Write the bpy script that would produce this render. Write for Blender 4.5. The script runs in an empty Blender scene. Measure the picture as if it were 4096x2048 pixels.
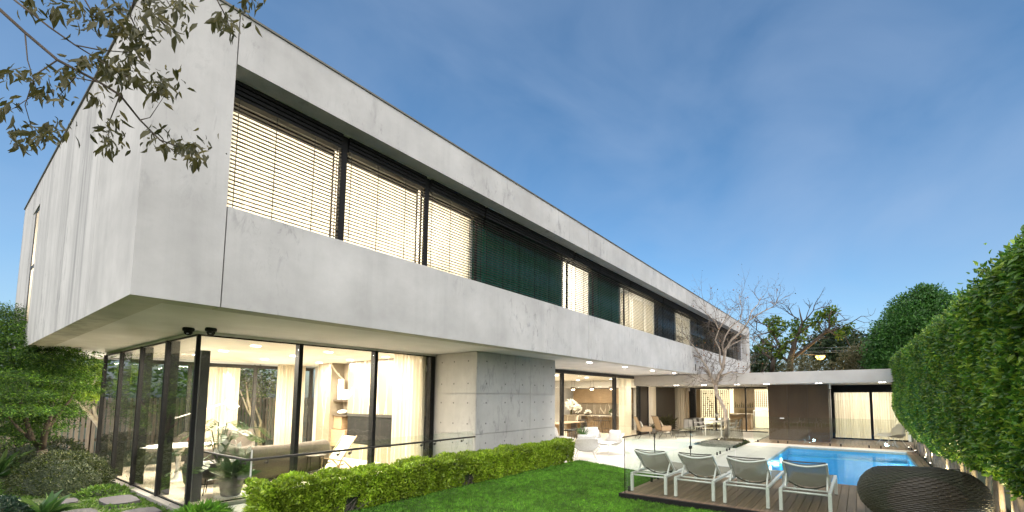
import bpy, math, random
import numpy as np
from mathutils import Vector, Matrix
R_ = math.radians
random.seed(7)
rng = np.random.default_rng(11)
sc = bpy.context.scene
C = sc.collection

# ------------------------------------------------------------------ camera
F_PX, PX, PY, PITCH, YAW, CAM_Z = 1698.2, 2342.0, 1455.4, 0.0779, 0.5725, 1.75
cp, sp = math.cos(PITCH), math.sin(PITCH)
c_r = Vector((math.sin(YAW), -math.cos(YAW), 0))
c_f = Vector((math.cos(YAW) * cp, math.sin(YAW) * cp, sp))
c_u = c_r.cross(c_f)
cam = bpy.data.cameras.new('camera')
cam.sensor_width = 36.0
cam.lens = F_PX / 4096 * 36
cam.shift_x = (2048 - PX) / 4096
cam.shift_y = (PY - 1024) / 4096
cam.clip_start = 0.05
cam.clip_end = 2000
camo = bpy.data.objects.new('camera', cam)
M3 = Matrix((c_r, c_u, -c_f)).transposed()
camo.matrix_world = Matrix.Translation((0, 0, CAM_Z)) @ M3.to_4x4()
C.objects.link(camo)
sc.camera = camo


def at(x, y, axis, v):
    """survey helper: the place in the garden that a photo pixel shows, on the plane axis = v"""
    d = c_f * F_PX + c_r * (x - PX) - c_u * (y - PY)
    o = Vector((0, 0, CAM_Z))
    i = 'xyz'.index(axis)
    return o + d * ((v - o[i]) / d[i])


# ------------------------------------------------------------------ sky, sun, exposure
SUN_EL, SUN_AZ = R_(40), R_(231)
SKY_STRENGTH, SUN_STRENGTH, EXPOSURE = 0.086, 3.0, 1.15
world = bpy.data.worlds.new('World')
sc.world = world
world.use_nodes = True
nt = world.node_tree
for n in list(nt.nodes):
    nt.nodes.remove(n)
sky = nt.nodes.new('ShaderNodeTexSky')
sky.sky_type = 'NISHITA'
sky.sun_disc = False
sky.sun_elevation = SUN_EL
sky.sun_rotation = SUN_AZ
sky.air_density = 1.0
sky.dust_density = 2.0
sky.ozone_density = 4.0
hs = nt.nodes.new('ShaderNodeHueSaturation')
hs.inputs['Saturation'].default_value = 1.12
hs.inputs['Hue'].default_value = 0.492
hs.inputs['Value'].default_value = 1.0
nt.links.new(sky.outputs[0], hs.inputs['Color'])
tc = nt.nodes.new('ShaderNodeTexCoord')
mp = nt.nodes.new('ShaderNodeMapping')
mp.inputs['Scale'].default_value = (1.0, 1.0, 1.7)
mp.inputs['Rotation'].default_value = (0.25, 0.35, 0.2)
nt.links.new(tc.outputs['Generated'], mp.inputs[0])
cn = nt.nodes.new('ShaderNodeTexNoise')
cn.inputs['Scale'].default_value = 2.9
cn.inputs['Detail'].default_value = 5
cn.inputs['Roughness'].default_value = 0.5
cn.inputs['Distortion'].default_value = 0.4
nt.links.new(mp.outputs[0], cn.inputs['Vector'])
cr = nt.nodes.new('ShaderNodeMapRange')
cr.inputs['From Min'].default_value = 0.36
cr.inputs['From Max'].default_value = 0.78
cr.inputs['To Max'].default_value = 0.34
nt.links.new(cn.outputs['Fac'], cr.inputs['Value'])
cm = nt.nodes.new('ShaderNodeMix')
cm.data_type = 'RGBA'
cm.inputs['B'].default_value = (2.6, 3.3, 4.5, 1)
nt.links.new(cr.outputs[0], cm.inputs['Factor'])
nt.links.new(hs.outputs[0], cm.inputs['A'])
bg = nt.nodes.new('ShaderNodeBackground')
bg.inputs['Strength'].default_value = SKY_STRENGTH
wo = nt.nodes.new('ShaderNodeOutputWorld')
nt.links.new(cm.outputs['Result'], bg.inputs['Color'])
nt.links.new(bg.outputs[0], wo.inputs['Surface'])

sl = bpy.data.lights.new('sun', 'SUN')
sl.energy = SUN_STRENGTH
sl.angle = R_(150)
sl.color = (1.0, 0.91, 0.78)
so = bpy.data.objects.new('sun', sl)
sd = Vector((math.cos(SUN_EL) * math.sin(SUN_AZ), math.cos(SUN_EL) * math.cos(SUN_AZ), math.sin(SUN_EL)))
so.rotation_euler = sd.to_track_quat('Z', 'Y').to_euler()
so.location = (0, -20, 30)
C.objects.link(so)

sc.render.engine = 'CYCLES'
sc.view_settings.view_transform = 'Standard'
sc.view_settings.look = 'None'
sc.view_settings.exposure = EXPOSURE
sc.view_settings.gamma = 1.0
sc.view_settings.use_curve_mapping = False
cy = sc.cycles
cy.use_denoising = True
cy.max_bounces = 7
cy.diffuse_bounces = 4
cy.glossy_bounces = 3
cy.transmission_bounces = 4
cy.transparent_max_bounces = 48
cy.caustics_reflective = False
cy.caustics_refractive = False
cy.sample_clamp_indirect = 6.0
cy.use_adaptive_sampling = True
cy.adaptive_threshold = 0.02

# ------------------------------------------------------------------ materials
def nodes(name):
    m = bpy.data.materials.new(name)
    m.use_nodes = True
    return m, m.node_tree, m.node_tree.nodes['Principled BSDF']


def N(t, kind, **inp):
    n = t.nodes.new('ShaderNode' + kind)
    for k, v in inp.items():
        n.inputs[k.replace('_', ' ')].default_value = v
    return n


def surf(name, c1, c2=None, scale=3.0, rough=0.6, metal=0.0, bump=0.0, bscale=40.0, stretch=(1, 1, 1), var=0.0, detail=6.0, lo=0.35, hi=0.65, spec=0.5):
    """noise-mottled surface between two base colours; var = value change from one piece to the next"""
    m, t, p = nodes(name)
    p.inputs['Roughness'].default_value = rough
    p.inputs['Metallic'].default_value = metal
    p.inputs['Specular IOR Level'].default_value = spec
    c1 = (*c1, 1)
    c2 = (*c2, 1) if c2 else tuple(x * 0.85 for x in c1[:3]) + (1,)
    co = N(t, 'TexCoord')
    mpn = N(t, 'Mapping', Scale=stretch)
    t.links.new(co.outputs['Object'], mpn.inputs[0])
    nz = N(t, 'TexNoise', Scale=scale, Detail=detail, Roughness=0.6)
    t.links.new(mpn.outputs[0], nz.inputs['Vector'])
    mr = N(t, 'MapRange', From_Min=lo, From_Max=hi)
    t.links.new(nz.outputs['Fac'], mr.inputs['Value'])
    mx = t.nodes.new('ShaderNodeMix')
    mx.data_type = 'RGBA'
    mx.inputs['A'].default_value = c1
    mx.inputs['B'].default_value = c2
    t.links.new(mr.outputs[0], mx.inputs['Factor'])
    out = mx.outputs['Result']
    if var:
        oi = N(t, 'ObjectInfo')
        vr = N(t, 'MapRange', To_Min=1 - var, To_Max=1 + var)
        t.links.new(oi.outputs['Random'], vr.inputs['Value'])
        hv = N(t, 'HueSaturation')
        t.links.new(vr.outputs[0], hv.inputs['Value'])
        t.links.new(out, hv.inputs['Color'])
        out = hv.outputs['Color']
    t.links.new(out, p.inputs['Base Color'])
    if bump:
        n2 = N(t, 'TexNoise', Scale=bscale, Detail=4.0)
        t.links.new(mpn.outputs[0], n2.inputs['Vector'])
        b = N(t, 'Bump', Strength=bump, Distance=0.01)
        t.links.new(n2.outputs['Fac'], b.inputs['Height'])
        t.links.new(b.outputs[0], p.inputs['Normal'])
    return m


def concrete(name, base, dark, streak=0.0, blotch=0.5):
    """off-form concrete: cloudy mottling, trowel marks, water streaks running down"""
    m, t, p = nodes(name)
    p.inputs['Roughness'].default_value = 0.78
    p.inputs['Specular IOR Level'].default_value = 0.3
    co = N(t, 'TexCoord')
    a = N(t, 'TexNoise', Scale=0.9, Detail=9.0, Roughness=0.62)
    t.links.new(co.outputs['Object'], a.inputs['Vector'])
    ra = N(t, 'MapRange', From_Min=0.3, From_Max=0.72)
    t.links.new(a.outputs['Fac'], ra.inputs['Value'])
    m1 = t.nodes.new('ShaderNodeMix'); m1.data_type = 'RGBA'
    m1.inputs['A'].default_value = (*base, 1)
    m1.inputs['B'].default_value = (*[x * (1 - 0.34 * blotch) for x in base], 1)
    t.links.new(ra.outputs[0], m1.inputs['Factor'])
    # scuffs: short tall marks in patches
    mp1 = N(t, 'Mapping', Scale=(7, 7, 2.2))
    t.links.new(co.outputs['Object'], mp1.inputs[0])
    s1 = N(t, 'TexNoise', Scale=1.0, Detail=8.0, Roughness=0.75, Distortion=0.6)
    t.links.new(mp1.outputs[0], s1.inputs['Vector'])
    s2 = N(t, 'TexNoise', Scale=0.5, Detail=2.0)
    t.links.new(co.outputs['Object'], s2.inputs['Vector'])
    r1 = N(t, 'MapRange', From_Min=0.53, From_Max=0.64)
    r2 = N(t, 'MapRange', From_Min=0.46, From_Max=0.62)
    t.links.new(s1.outputs['Fac'], r1.inputs['Value'])
    t.links.new(s2.outputs['Fac'], r2.inputs['Value'])
    mu = N(t, 'Math'); mu.operation = 'MULTIPLY'
    t.links.new(r1.outputs[0], mu.inputs[0]); t.links.new(r2.outputs[0], mu.inputs[1])
    mu2 = N(t, 'Math'); mu2.operation = 'MULTIPLY'
    mu2.inputs[1].default_value = 0.8 * blotch
    t.links.new(mu.outputs[0], mu2.inputs[0])
    m2 = t.nodes.new('ShaderNodeMix'); m2.data_type = 'RGBA'
    m2.inputs['B'].default_value = (*dark, 1)
    t.links.new(mu2.outputs[0], m2.inputs['Factor']); t.links.new(m1.outputs['Result'], m2.inputs['A'])
    out = m2.outputs['Result']
    if streak:
        mp2 = N(t, 'Mapping', Scale=(3.4, 3.4, 0.11))
        t.links.new(co.outputs['Object'], mp2.inputs[0])
        k = N(t, 'TexNoise', Scale=1.0, Detail=9.0, Roughness=0.68)
        t.links.new(mp2.outputs[0], k.inputs['Vector'])
        rk = N(t, 'MapRange', From_Min=0.47, From_Max=0.70, To_Max=streak)
        t.links.new(k.outputs['Fac'], rk.inputs['Value'])
        m3 = t.nodes.new('ShaderNodeMix'); m3.data_type = 'RGBA'
        m3.inputs['B'].default_value = (*dark, 1)
        t.links.new(rk.outputs[0], m3.inputs['Factor']); t.links.new(out, m3.inputs['A'])
        out = m3.outputs['Result']
    t.links.new(out, p.inputs['Base Color'])
    nb = N(t, 'TexNoise', Scale=30.0, Detail=6.0)
    t.links.new(co.outputs['Object'], nb.inputs['Vector'])
    b = N(t, 'Bump', Strength=0.12, Distance=0.01)
    t.links.new(nb.outputs['Fac'], b.inputs['Height'])
    t.links.new(b.outputs[0], p.inputs['Normal'])
    return m


def glow(name, col, strength):
    m = bpy.data.materials.new(name)
    m.use_nodes = True
    t = m.node_tree
    t.nodes.remove(t.nodes['Principled BSDF'])
    e = t.nodes.new('ShaderNodeEmission')
    e.inputs[0].default_value = (*col, 1)
    e.inputs[1].default_value = strength
    t.links.new(e.outputs[0], t.nodes['Material Output'].inputs[0])
    return m


def glassy(name, tint, ior=1.5, rough=0.0, bump=0.0, bscale=3.0, extra=0.0, graze=1.0):
    """clear sheet: straight-through light plus Fresnel mirror"""
    m = bpy.data.materials.new(name)
    m.use_nodes = True
    t = m.node_tree
    t.nodes.remove(t.nodes['Principled BSDF'])
    tr = t.nodes.new('ShaderNodeBsdfTransparent')
    tr.inputs[0].default_value = (*tint, 1)
    gl = t.nodes.new('ShaderNodeBsdfGlossy')
    gl.inputs['Roughness'].default_value = rough
    fr = t.nodes.new('ShaderNodeLayerWeight')
    fr.inputs['Blend'].default_value = 0.5
    mx = t.nodes.new('ShaderNodeMixShader')
    f0 = ((ior - 1) / (ior + 1)) ** 2
    pw = t.nodes.new('ShaderNodeMath'); pw.operation = 'POWER'
    pw.inputs[1].default_value = 5.0
    t.links.new(fr.outputs['Facing'], pw.inputs[0])
    ma = t.nodes.new('ShaderNodeMath'); ma.operation = 'MULTIPLY_ADD'
    ma.inputs[1].default_value = (1 - f0) * graze
    ma.inputs[2].default_value = f0 + extra
    t.links.new(pw.outputs[0], ma.inputs[0])
    f = ma.outputs[0]
    t.links.new(f, mx.inputs[0])
    t.links.new(tr.outputs[0], mx.inputs[1])
    t.links.new(gl.outputs[0], mx.inputs[2])
    t.links.new(mx.outputs[0], t.nodes['Material Output'].inputs[0])
    if bump:
        co = N(t, 'TexCoord')
        nz = N(t, 'TexNoise', Scale=bscale, Detail=3.0)
        t.links.new(co.outputs['Object'], nz.inputs['Vector'])
        b = N(t, 'Bump', Strength=bump, Distance=0.05)
        t.links.new(nz.outputs['Fac'], b.inputs['Height'])
        t.links.new(b.outputs[0], gl.inputs['Normal'])
        t.links.new(b.outputs[0], fr.inputs['Normal'])
    return m


def leafy(name, c1, c2, c3, rough=0.45, trans=0.35):
    """leaf colour that changes from leaf to leaf, a little light passing through"""
    m, t, p = nodes(name)
    g = N(t, 'NewGeometry')
    rp = t.nodes.new('ShaderNodeValToRGB')
    rp.color_ramp.elements[0].color = (*c1, 1)
    rp.color_ramp.elements[1].color = (*c3, 1)
    e = rp.color_ramp.elements.new(0.55)
    e.color = (*c2, 1)
    t.links.new(g.outputs['Random Per Island'], rp.inputs[0])
    t.links.new(rp.outputs[0], p.inputs['Base Color'])
    p.inputs['Roughness'].default_value = rough
    tl = t.nodes.new('ShaderNodeBsdfTranslucent')
    t.links.new(rp.outputs[0], tl.inputs[0])
    mx = t.nodes.new('ShaderNodeMixShader')
    mx.inputs[0].default_value = trans
    t.links.new(p.outputs[0], mx.inputs[1])
    t.links.new(tl.outputs[0], mx.inputs[2])
    t.links.new(mx.outputs[0], t.nodes['Material Output'].inputs[0])
    return m


def sheer(name, col, trans=0.5, clear=0.0):
    m, t, p = nodes(name)
    p.inputs['Base Color'].default_value = (*col, 1)
    p.inputs['Roughness'].default_value = 0.9
    tl = t.nodes.new('ShaderNodeBsdfTranslucent')
    tl.inputs[0].default_value = (*col, 1)
    mx = t.nodes.new('ShaderNodeMixShader')
    mx.inputs[0].default_value = trans
    t.links.new(p.outputs[0], mx.inputs[1]); t.links.new(tl.outputs[0], mx.inputs[2])
    o = mx.outputs[0]
    if clear:
        tp = t.nodes.new('ShaderNodeBsdfTransparent')
        m2 = t.nodes.new('ShaderNodeMixShader')
        m2.inputs[0].default_value = clear
        t.links.new(o, m2.inputs[1]); t.links.new(tp.outputs[0], m2.inputs[2])
        o = m2.outputs[0]
    t.links.new(o, t.nodes['Material Output'].inputs[0])
    return m


def marble(name, base, vein):
    m, t, p = nodes(name)
    p.inputs['Roughness'].default_value = 0.3
    co = N(t, 'TexCoord')
    mpn = N(t, 'Mapping', Rotation=(0.85, 0.3, 0.2), Scale=(1.2, 2.6, 0.28))
    nz = N(t, 'TexNoise', Scale=1.4, Detail=5.0)
    t.links.new(co.outputs['Object'], nz.inputs['Vector'])
    ad = t.nodes.new('ShaderNodeMix'); ad.data_type = 'RGBA'; ad.blend_type = 'ADD'
    ad.inputs['Factor'].default_value = 0.22
    t.links.new(co.outputs['Object'], ad.inputs['A']); t.links.new(nz.outputs['Color'], ad.inputs['B'])
    t.links.new(ad.outputs['Result'], mpn.inputs[0])
    w = N(t, 'TexVoronoi', Scale=0.9)
    w.feature = 'DISTANCE_TO_EDGE'
    t.links.new(mpn.outputs[0], w.inputs['Vector'])
    mr = N(t, 'MapRange', From_Min=0.0, From_Max=0.020, To_Min=1.0, To_Max=0.0)
    t.links.new(w.outputs['Distance'], mr.inputs['Value'])
    mx = t.nodes.new('ShaderNodeMix'); mx.data_type = 'RGBA'
    mx.inputs['A'].default_value = (*base, 1); mx.inputs['B'].default_value = (*vein, 1)
    t.links.new(mr.outputs[0], mx.inputs['Factor'])
    t.links.new(mx.outputs['Result'], p.inputs['Base Color'])
    return m


def grassy(name, c1, c2, c3, rough=0.6, trans=0.3, s1=1.6, s2=11.0, lo=0.55, hi=1.4):
    m = leafy(name, c1, c2, c3, rough, trans)
    t = m.node_tree
    p = t.nodes['Principled BSDF']
    rp = next(n for n in t.nodes if n.bl_idname == 'ShaderNodeValToRGB')
    co = N(t, 'TexCoord')
    a = N(t, 'TexNoise', Scale=s1, Detail=5.0, Roughness=0.65, Distortion=0.8)
    t.links.new(co.outputs['Object'], a.inputs['Vector'])
    r = N(t, 'MapRange', From_Min=0.36, From_Max=0.66, To_Min=0.60, To_Max=1.32)
    t.links.new(a.outputs['Fac'], r.inputs['Value'])
    a2 = N(t, 'TexNoise', Scale=s2, Detail=4.0, Roughness=0.7)
    t.links.new(co.outputs['Object'], a2.inputs['Vector'])
    r2 = N(t, 'MapRange', From_Min=0.38, From_Max=0.62, To_Min=lo, To_Max=hi)
    t.links.new(a2.outputs['Fac'], r2.inputs['Value'])
    mm = N(t, 'Math'); mm.operation = 'MULTIPLY'
    t.links.new(r.outputs[0], mm.inputs[0]); t.links.new(r2.outputs[0], mm.inputs[1])
    h = N(t, 'HueSaturation')
    t.links.new(mm.outputs[0], h.inputs['Value'])
    t.links.new(rp.outputs[0], h.inputs['Color'])
    t.links.new(h.outputs[0], p.inputs['Base Color'])
    for n in t.nodes:
        if n.bl_idname == 'ShaderNodeBsdfTranslucent':
            t.links.new(h.outputs[0], n.inputs[0])
    return m


M = dict(
    panel=concrete('panel_concrete', (0.50, 0.49, 0.475), (0.17, 0.17, 0.17), 0.16, 0.95),
    panel_end=concrete('streaked_concrete', (0.50, 0.49, 0.475), (0.16, 0.16, 0.16), 0.7, 0.75),
    form=concrete('offform_concrete', (0.47, 0.46, 0.445), (0.20, 0.20, 0.197), 0.14, 0.85),
    tie=surf('tie_hole_shadow', (0.17, 0.168, 0.165), rough=0.9),
    soffit=surf('soffit_render', (0.60, 0.60, 0.63), (0.50, 0.50, 0.525), 1.2, 0.8),
    render=surf('white_render', (0.60, 0.59, 0.57), (0.54, 0.53, 0.51), 1.5, 0.8, bump=0.05),
    white=surf('white_paint', (0.78, 0.76, 0.72), (0.74, 0.72, 0.68), 2, 0.6),
    trim=surf('dark_capping', (0.11, 0.105, 0.085), rough=0.5, metal=0.2),
    black=surf('black_metal', (0.008, 0.008, 0.008), (0.012, 0.012, 0.012), 8, 0.6, spec=0.15),
    frame=surf('charcoal_frame', (0.028, 0.027, 0.025), (0.04, 0.038, 0.036), 6, 0.55, spec=0.25),
    slat=surf('bronze_slat', (0.062, 0.058, 0.048), (0.052, 0.048, 0.04), 8, 0.5, spec=0.3),
    glass=glassy('window_glass', (0.94, 0.95, 0.93), 1.5),
    fence_glass=glassy('fence_glass', (0.93, 0.96, 0.94), 1.42),
    water=glassy('pool_water', (0.78, 0.95, 0.985), 1.25, 0.02, 0.10, 2.2, graze=0.30),
    liner=surf('pool_tile', (0.035, 0.30, 0.56), (0.05, 0.36, 0.62), 2, 0.35),
    tile=surf('waterline_tile', (0.30, 0.31, 0.25), (0.24, 0.25, 0.2), 9, 0.4),
    paver=surf('pale_stone', (0.60, 0.575, 0.535), (0.54, 0.515, 0.475), 1.3, 0.42, var=0.03, bump=0.04),
    deck=surf('deck_timber', (0.235, 0.16, 0.105), (0.145, 0.096, 0.062), 2.2, 0.5, var=0.22, bump=0.2, bscale=12, stretch=(0.5, 9, 9)),
    lawn=surf('lawn_soil', (0.05, 0.10, 0.014), (0.03, 0.06, 0.010), 5, 0.95),
    ground=surf('garden_ground', (0.035, 0.05, 0.018), (0.02, 0.03, 0.012), 0.7, 0.95),
    moss=surf('moss', (0.085, 0.12, 0.035), (0.04, 0.055, 0.02), 3, 0.95, bump=0.6, bscale=20),
    stone=surf('bluestone', (0.065, 0.06, 0.072), (0.045, 0.042, 0.052), 9, 0.75, bump=0.25),
    timber_fence=surf('weathered_slat', (0.30, 0.25, 0.19), (0.19, 0.155, 0.115), 3, 0.8, var=0.2, stretch=(6, 6, 0.5)),
    bark=surf('brown_bark', (0.065, 0.048, 0.033), (0.03, 0.023, 0.016), 9, 0.9, bump=0.4, bscale=25),
    pale_bark=surf('pale_bark', (0.36, 0.30, 0.24), (0.22, 0.18, 0.145), 7, 0.85, bump=0.3, bscale=25),
    white_bark=surf('white_bark', (0.62, 0.55, 0.42), (0.45, 0.38, 0.28), 6, 0.85),
    twig=surf('grey_twig', (0.17, 0.135, 0.11), (0.11, 0.09, 0.075), 9, 0.9),
    alu=surf('satin_aluminium', (0.66, 0.65, 0.63), (0.60, 0.59, 0.57), 9, 0.38, metal=0.15),
    sling=sheer('taupe_sling', (0.27, 0.245, 0.20), 0.25, 0.14),
    sling_edge=surf('dark_sling_edge', (0.07, 0.062, 0.055), rough=0.7),
    wicker=surf('brown_wicker', (0.052, 0.043, 0.03), (0.028, 0.023, 0.016), 25, 0.5),
    cushion=surf('grey_cushion', (0.42, 0.40, 0.37), (0.36, 0.345, 0.32), 20, 0.9),
    piping=surf('dark_piping', (0.06, 0.05, 0.045), rough=0.8),
    white_chair=surf('white_weave', (0.60, 0.59, 0.57), (0.50, 0.49, 0.47), 30, 0.7),
    cream=surf('cream_fabric', (0.66, 0.61, 0.53), (0.58, 0.53, 0.46), 22, 0.9),
    rattan=surf('tan_cord', (0.36, 0.26, 0.16), (0.28, 0.2, 0.12), 40, 0.8, stretch=(1, 1, 8)),
    steel=surf('brown_steel', (0.10, 0.075, 0.055), rough=0.5, metal=0.3),
    oak=surf('oak', (0.30, 0.205, 0.115), (0.24, 0.16, 0.088), 3, 0.55, stretch=(1, 1, 9)),
    darkwood=surf('dark_veneer', (0.065, 0.047, 0.034), (0.05, 0.036, 0.026), 2.5, 0.5, stretch=(6, 6, 0.4), var=0.06),
    bronze=surf('brown_cladding', (0.085, 0.058, 0.036), (0.068, 0.046, 0.029), 1.2, 0.55, stretch=(1, 1, 0.4), var=0.10, spec=0.2),
    charcoal=surf('charcoal_panel', (0.06, 0.056, 0.055), rough=0.6),
    floor_in=surf('light_oak_floor', (0.56, 0.49, 0.38), (0.50, 0.43, 0.33), 2, 0.4, stretch=(0.6, 8, 1)),
    marble=marble('grey_marble', (0.20, 0.165, 0.12), (0.78, 0.72, 0.6)),
    marble_dark=marble('brown_marble', (0.20, 0.16, 0.115), (0.6, 0.52, 0.4)),
    curtain=sheer('linen_curtain', (0.68, 0.60, 0.47), 0.45),
    sheer=sheer('sheer_curtain', (0.80, 0.75, 0.64), 0.5, 0.12),
    sofa=surf('grey_boucle', (0.085, 0.07, 0.055), (0.06, 0.05, 0.04), 40, 0.95, bump=0.5, bscale=120),
    terracotta=surf('terracotta', (0.45, 0.25, 0.15), rough=0.85),
    pot=surf('dark_pot', (0.045, 0.04, 0.035), rough=0.5),
    pot_grey=surf('grey_pot', (0.22, 0.21, 0.19), rough=0.7),
    fruit=surf('dried_fruit', (0.24, 0.11, 0.055), rough=0.8),
    flower_white=surf('white_petal', (0.85, 0.83, 0.75), rough=0.6),
    flower_red=surf('orange_petal', (0.55, 0.10, 0.03), rough=0.6),
    bottle=glassy('bottle_glass', (0.55, 0.55, 0.4), 1.5, 0.05),
    lamp_white=glow('warm_lens', (1.0, 0.88, 0.66), 14.0),
    lamp_soft=glow('white_lens', (1.0, 0.94, 0.86), 10.0),
    lamp_street=glow('sodium_lens', (1.0, 0.55, 0.12), 4.0),
    lamp_pool=glow('pool_lens', (0.75, 0.95, 1.0), 4.0),
    led=glow('led_strip', (1.0, 0.84, 0.52), 1.1),
    fascia=surf('fascia_render', (0.42, 0.395, 0.365), (0.37, 0.348, 0.32), 1.4, 0.85, bump=0.05),
    barwall=surf('bar_joinery', (0.20, 0.145, 0.085), (0.16, 0.115, 0.068), 2, 0.5, stretch=(5, 5, .4)),
    green_shade_sheet=surf('green_shade_sheet', (0.010, 0.11, 0.058), rough=0.9, spec=0.1),
    dark_shade_sheet=surf('dark_shade_sheet', (0.015, 0.015, 0.016), rough=0.9, spec=0.1),
    vein=surf('vein', (.7, .6, .5)),
    wire=surf('pale_cable', (0.22, 0.23, 0.24), rough=0.5),
    zinc=surf('zinc', (0.42, 0.46, 0.5), rough=0.4, metal=0.3),
    hedge=grassy('laurel_leaf', (0.035, 0.11, 0.018), (0.085, 0.205, 0.020), (0.25, 0.36, 0.035), 0.34, 0.36, 1.1, 4.0, 0.72, 1.3),
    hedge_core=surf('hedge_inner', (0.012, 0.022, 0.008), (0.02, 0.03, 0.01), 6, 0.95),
    box=grassy('pittosporum_leaf', (0.13, 0.22, 0.014), (0.23, 0.36, 0.018), (0.36, 0.47, 0.045), 0.45, 0.3, 1.3, 6.0, 0.78, 1.35),
    grass=grassy('grass_blade', (0.055, 0.18, 0.010), (0.105, 0.29, 0.015), (0.18, 0.38, 0.03)),
    maple=grassy('maple_leaf', (0.016, 0.058, 0.005), (0.042, 0.12, 0.008), (0.15, 0.27, 0.018), 0.55, 0.4, 1.0, 3.0, 0.45, 1.5),
    shrub=leafy('shrub_leaf', (0.008, 0.016, 0.004), (0.018, 0.034, 0.005), (0.07, 0.085, 0.012), 0.5, 0.25),
    cover=leafy('moss_leaf', (0.04, 0.10, 0.012), (0.07, 0.15, 0.016), (0.13, 0.22, 0.025), 0.7, 0.3),
    strap=leafy('strap_leaf', (0.03, 0.085, 0.018), (0.055, 0.13, 0.03), (0.13, 0.2, 0.06), 0.4, 0.3),
    bluegreen=leafy('dark_shrub_leaf', (0.010, 0.028, 0.018), (0.016, 0.042, 0.024), (0.04, 0.075, 0.04), 0.4, 0.2),
    branch_leaf=leafy('olive_leaf', (0.028, 0.032, 0.010), (0.06, 0.058, 0.016), (0.13, 0.11, 0.028), 0.5, 0.45),
    oak_leaf=leafy('oak_leaf', (0.04, 0.10, 0.012), (0.10, 0.18, 0.014), (0.20, 0.25, 0.02), 0.6, 0.4),
    far_green=leafy('bright_tree_leaf', (0.02, 0.075, 0.012), (0.035, 0.12, 0.016), (0.075, 0.19, 0.026), 0.5, 0.3),
    far_dark=leafy('conifer_leaf', (0.012, 0.030, 0.010), (0.022, 0.048, 0.014), (0.04, 0.07, 0.02), 0.6, 0.25),
    far_olive=leafy('scrub_leaf', (0.07, 0.075, 0.03), (0.11, 0.105, 0.045), (0.15, 0.135, 0.065), 0.6, 0.3),
    indoor=leafy('indoor_leaf', (0.02, 0.055, 0.014), (0.035, 0.08, 0.02), (0.07, 0.12, 0.035), 0.35, 0.25),
)


# ------------------------------------------------------------------ building helpers
def wloc(o):
    v = Vector((0, 0, 0))
    while o is not None:
        v += o.location
        o = o.parent
    return v


def tag(o, label=None, cat=None, group=None, kind=None):
    for k, v in (('label', label), ('category', cat), ('group', group), ('kind', kind)):
        if v:
            o[k] = v
    return o


def thing(name, label, cat, loc=(0, 0, 0), group=None):
    o = bpy.data.objects.new(name, None)
    o.empty_display_size = 0.1
    C.objects.link(o)
    o.location = loc
    return tag(o, label, cat, group)


def place(name, mesh, parent=None, loc=(0, 0, 0), rot=None, scale=None):
    """one object from a (shared) mesh; loc is a world place while the parent has no rotation"""
    o = bpy.data.objects.new(name, mesh)
    C.objects.link(o)
    v = Vector(loc)
    if parent is not None:
        o.parent = parent
        v = v - wloc(parent)
    o.location = v
    if rot is not None:
        o.rotation_euler = rot
    if scale is not None:
        o.scale = scale
    return o


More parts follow.
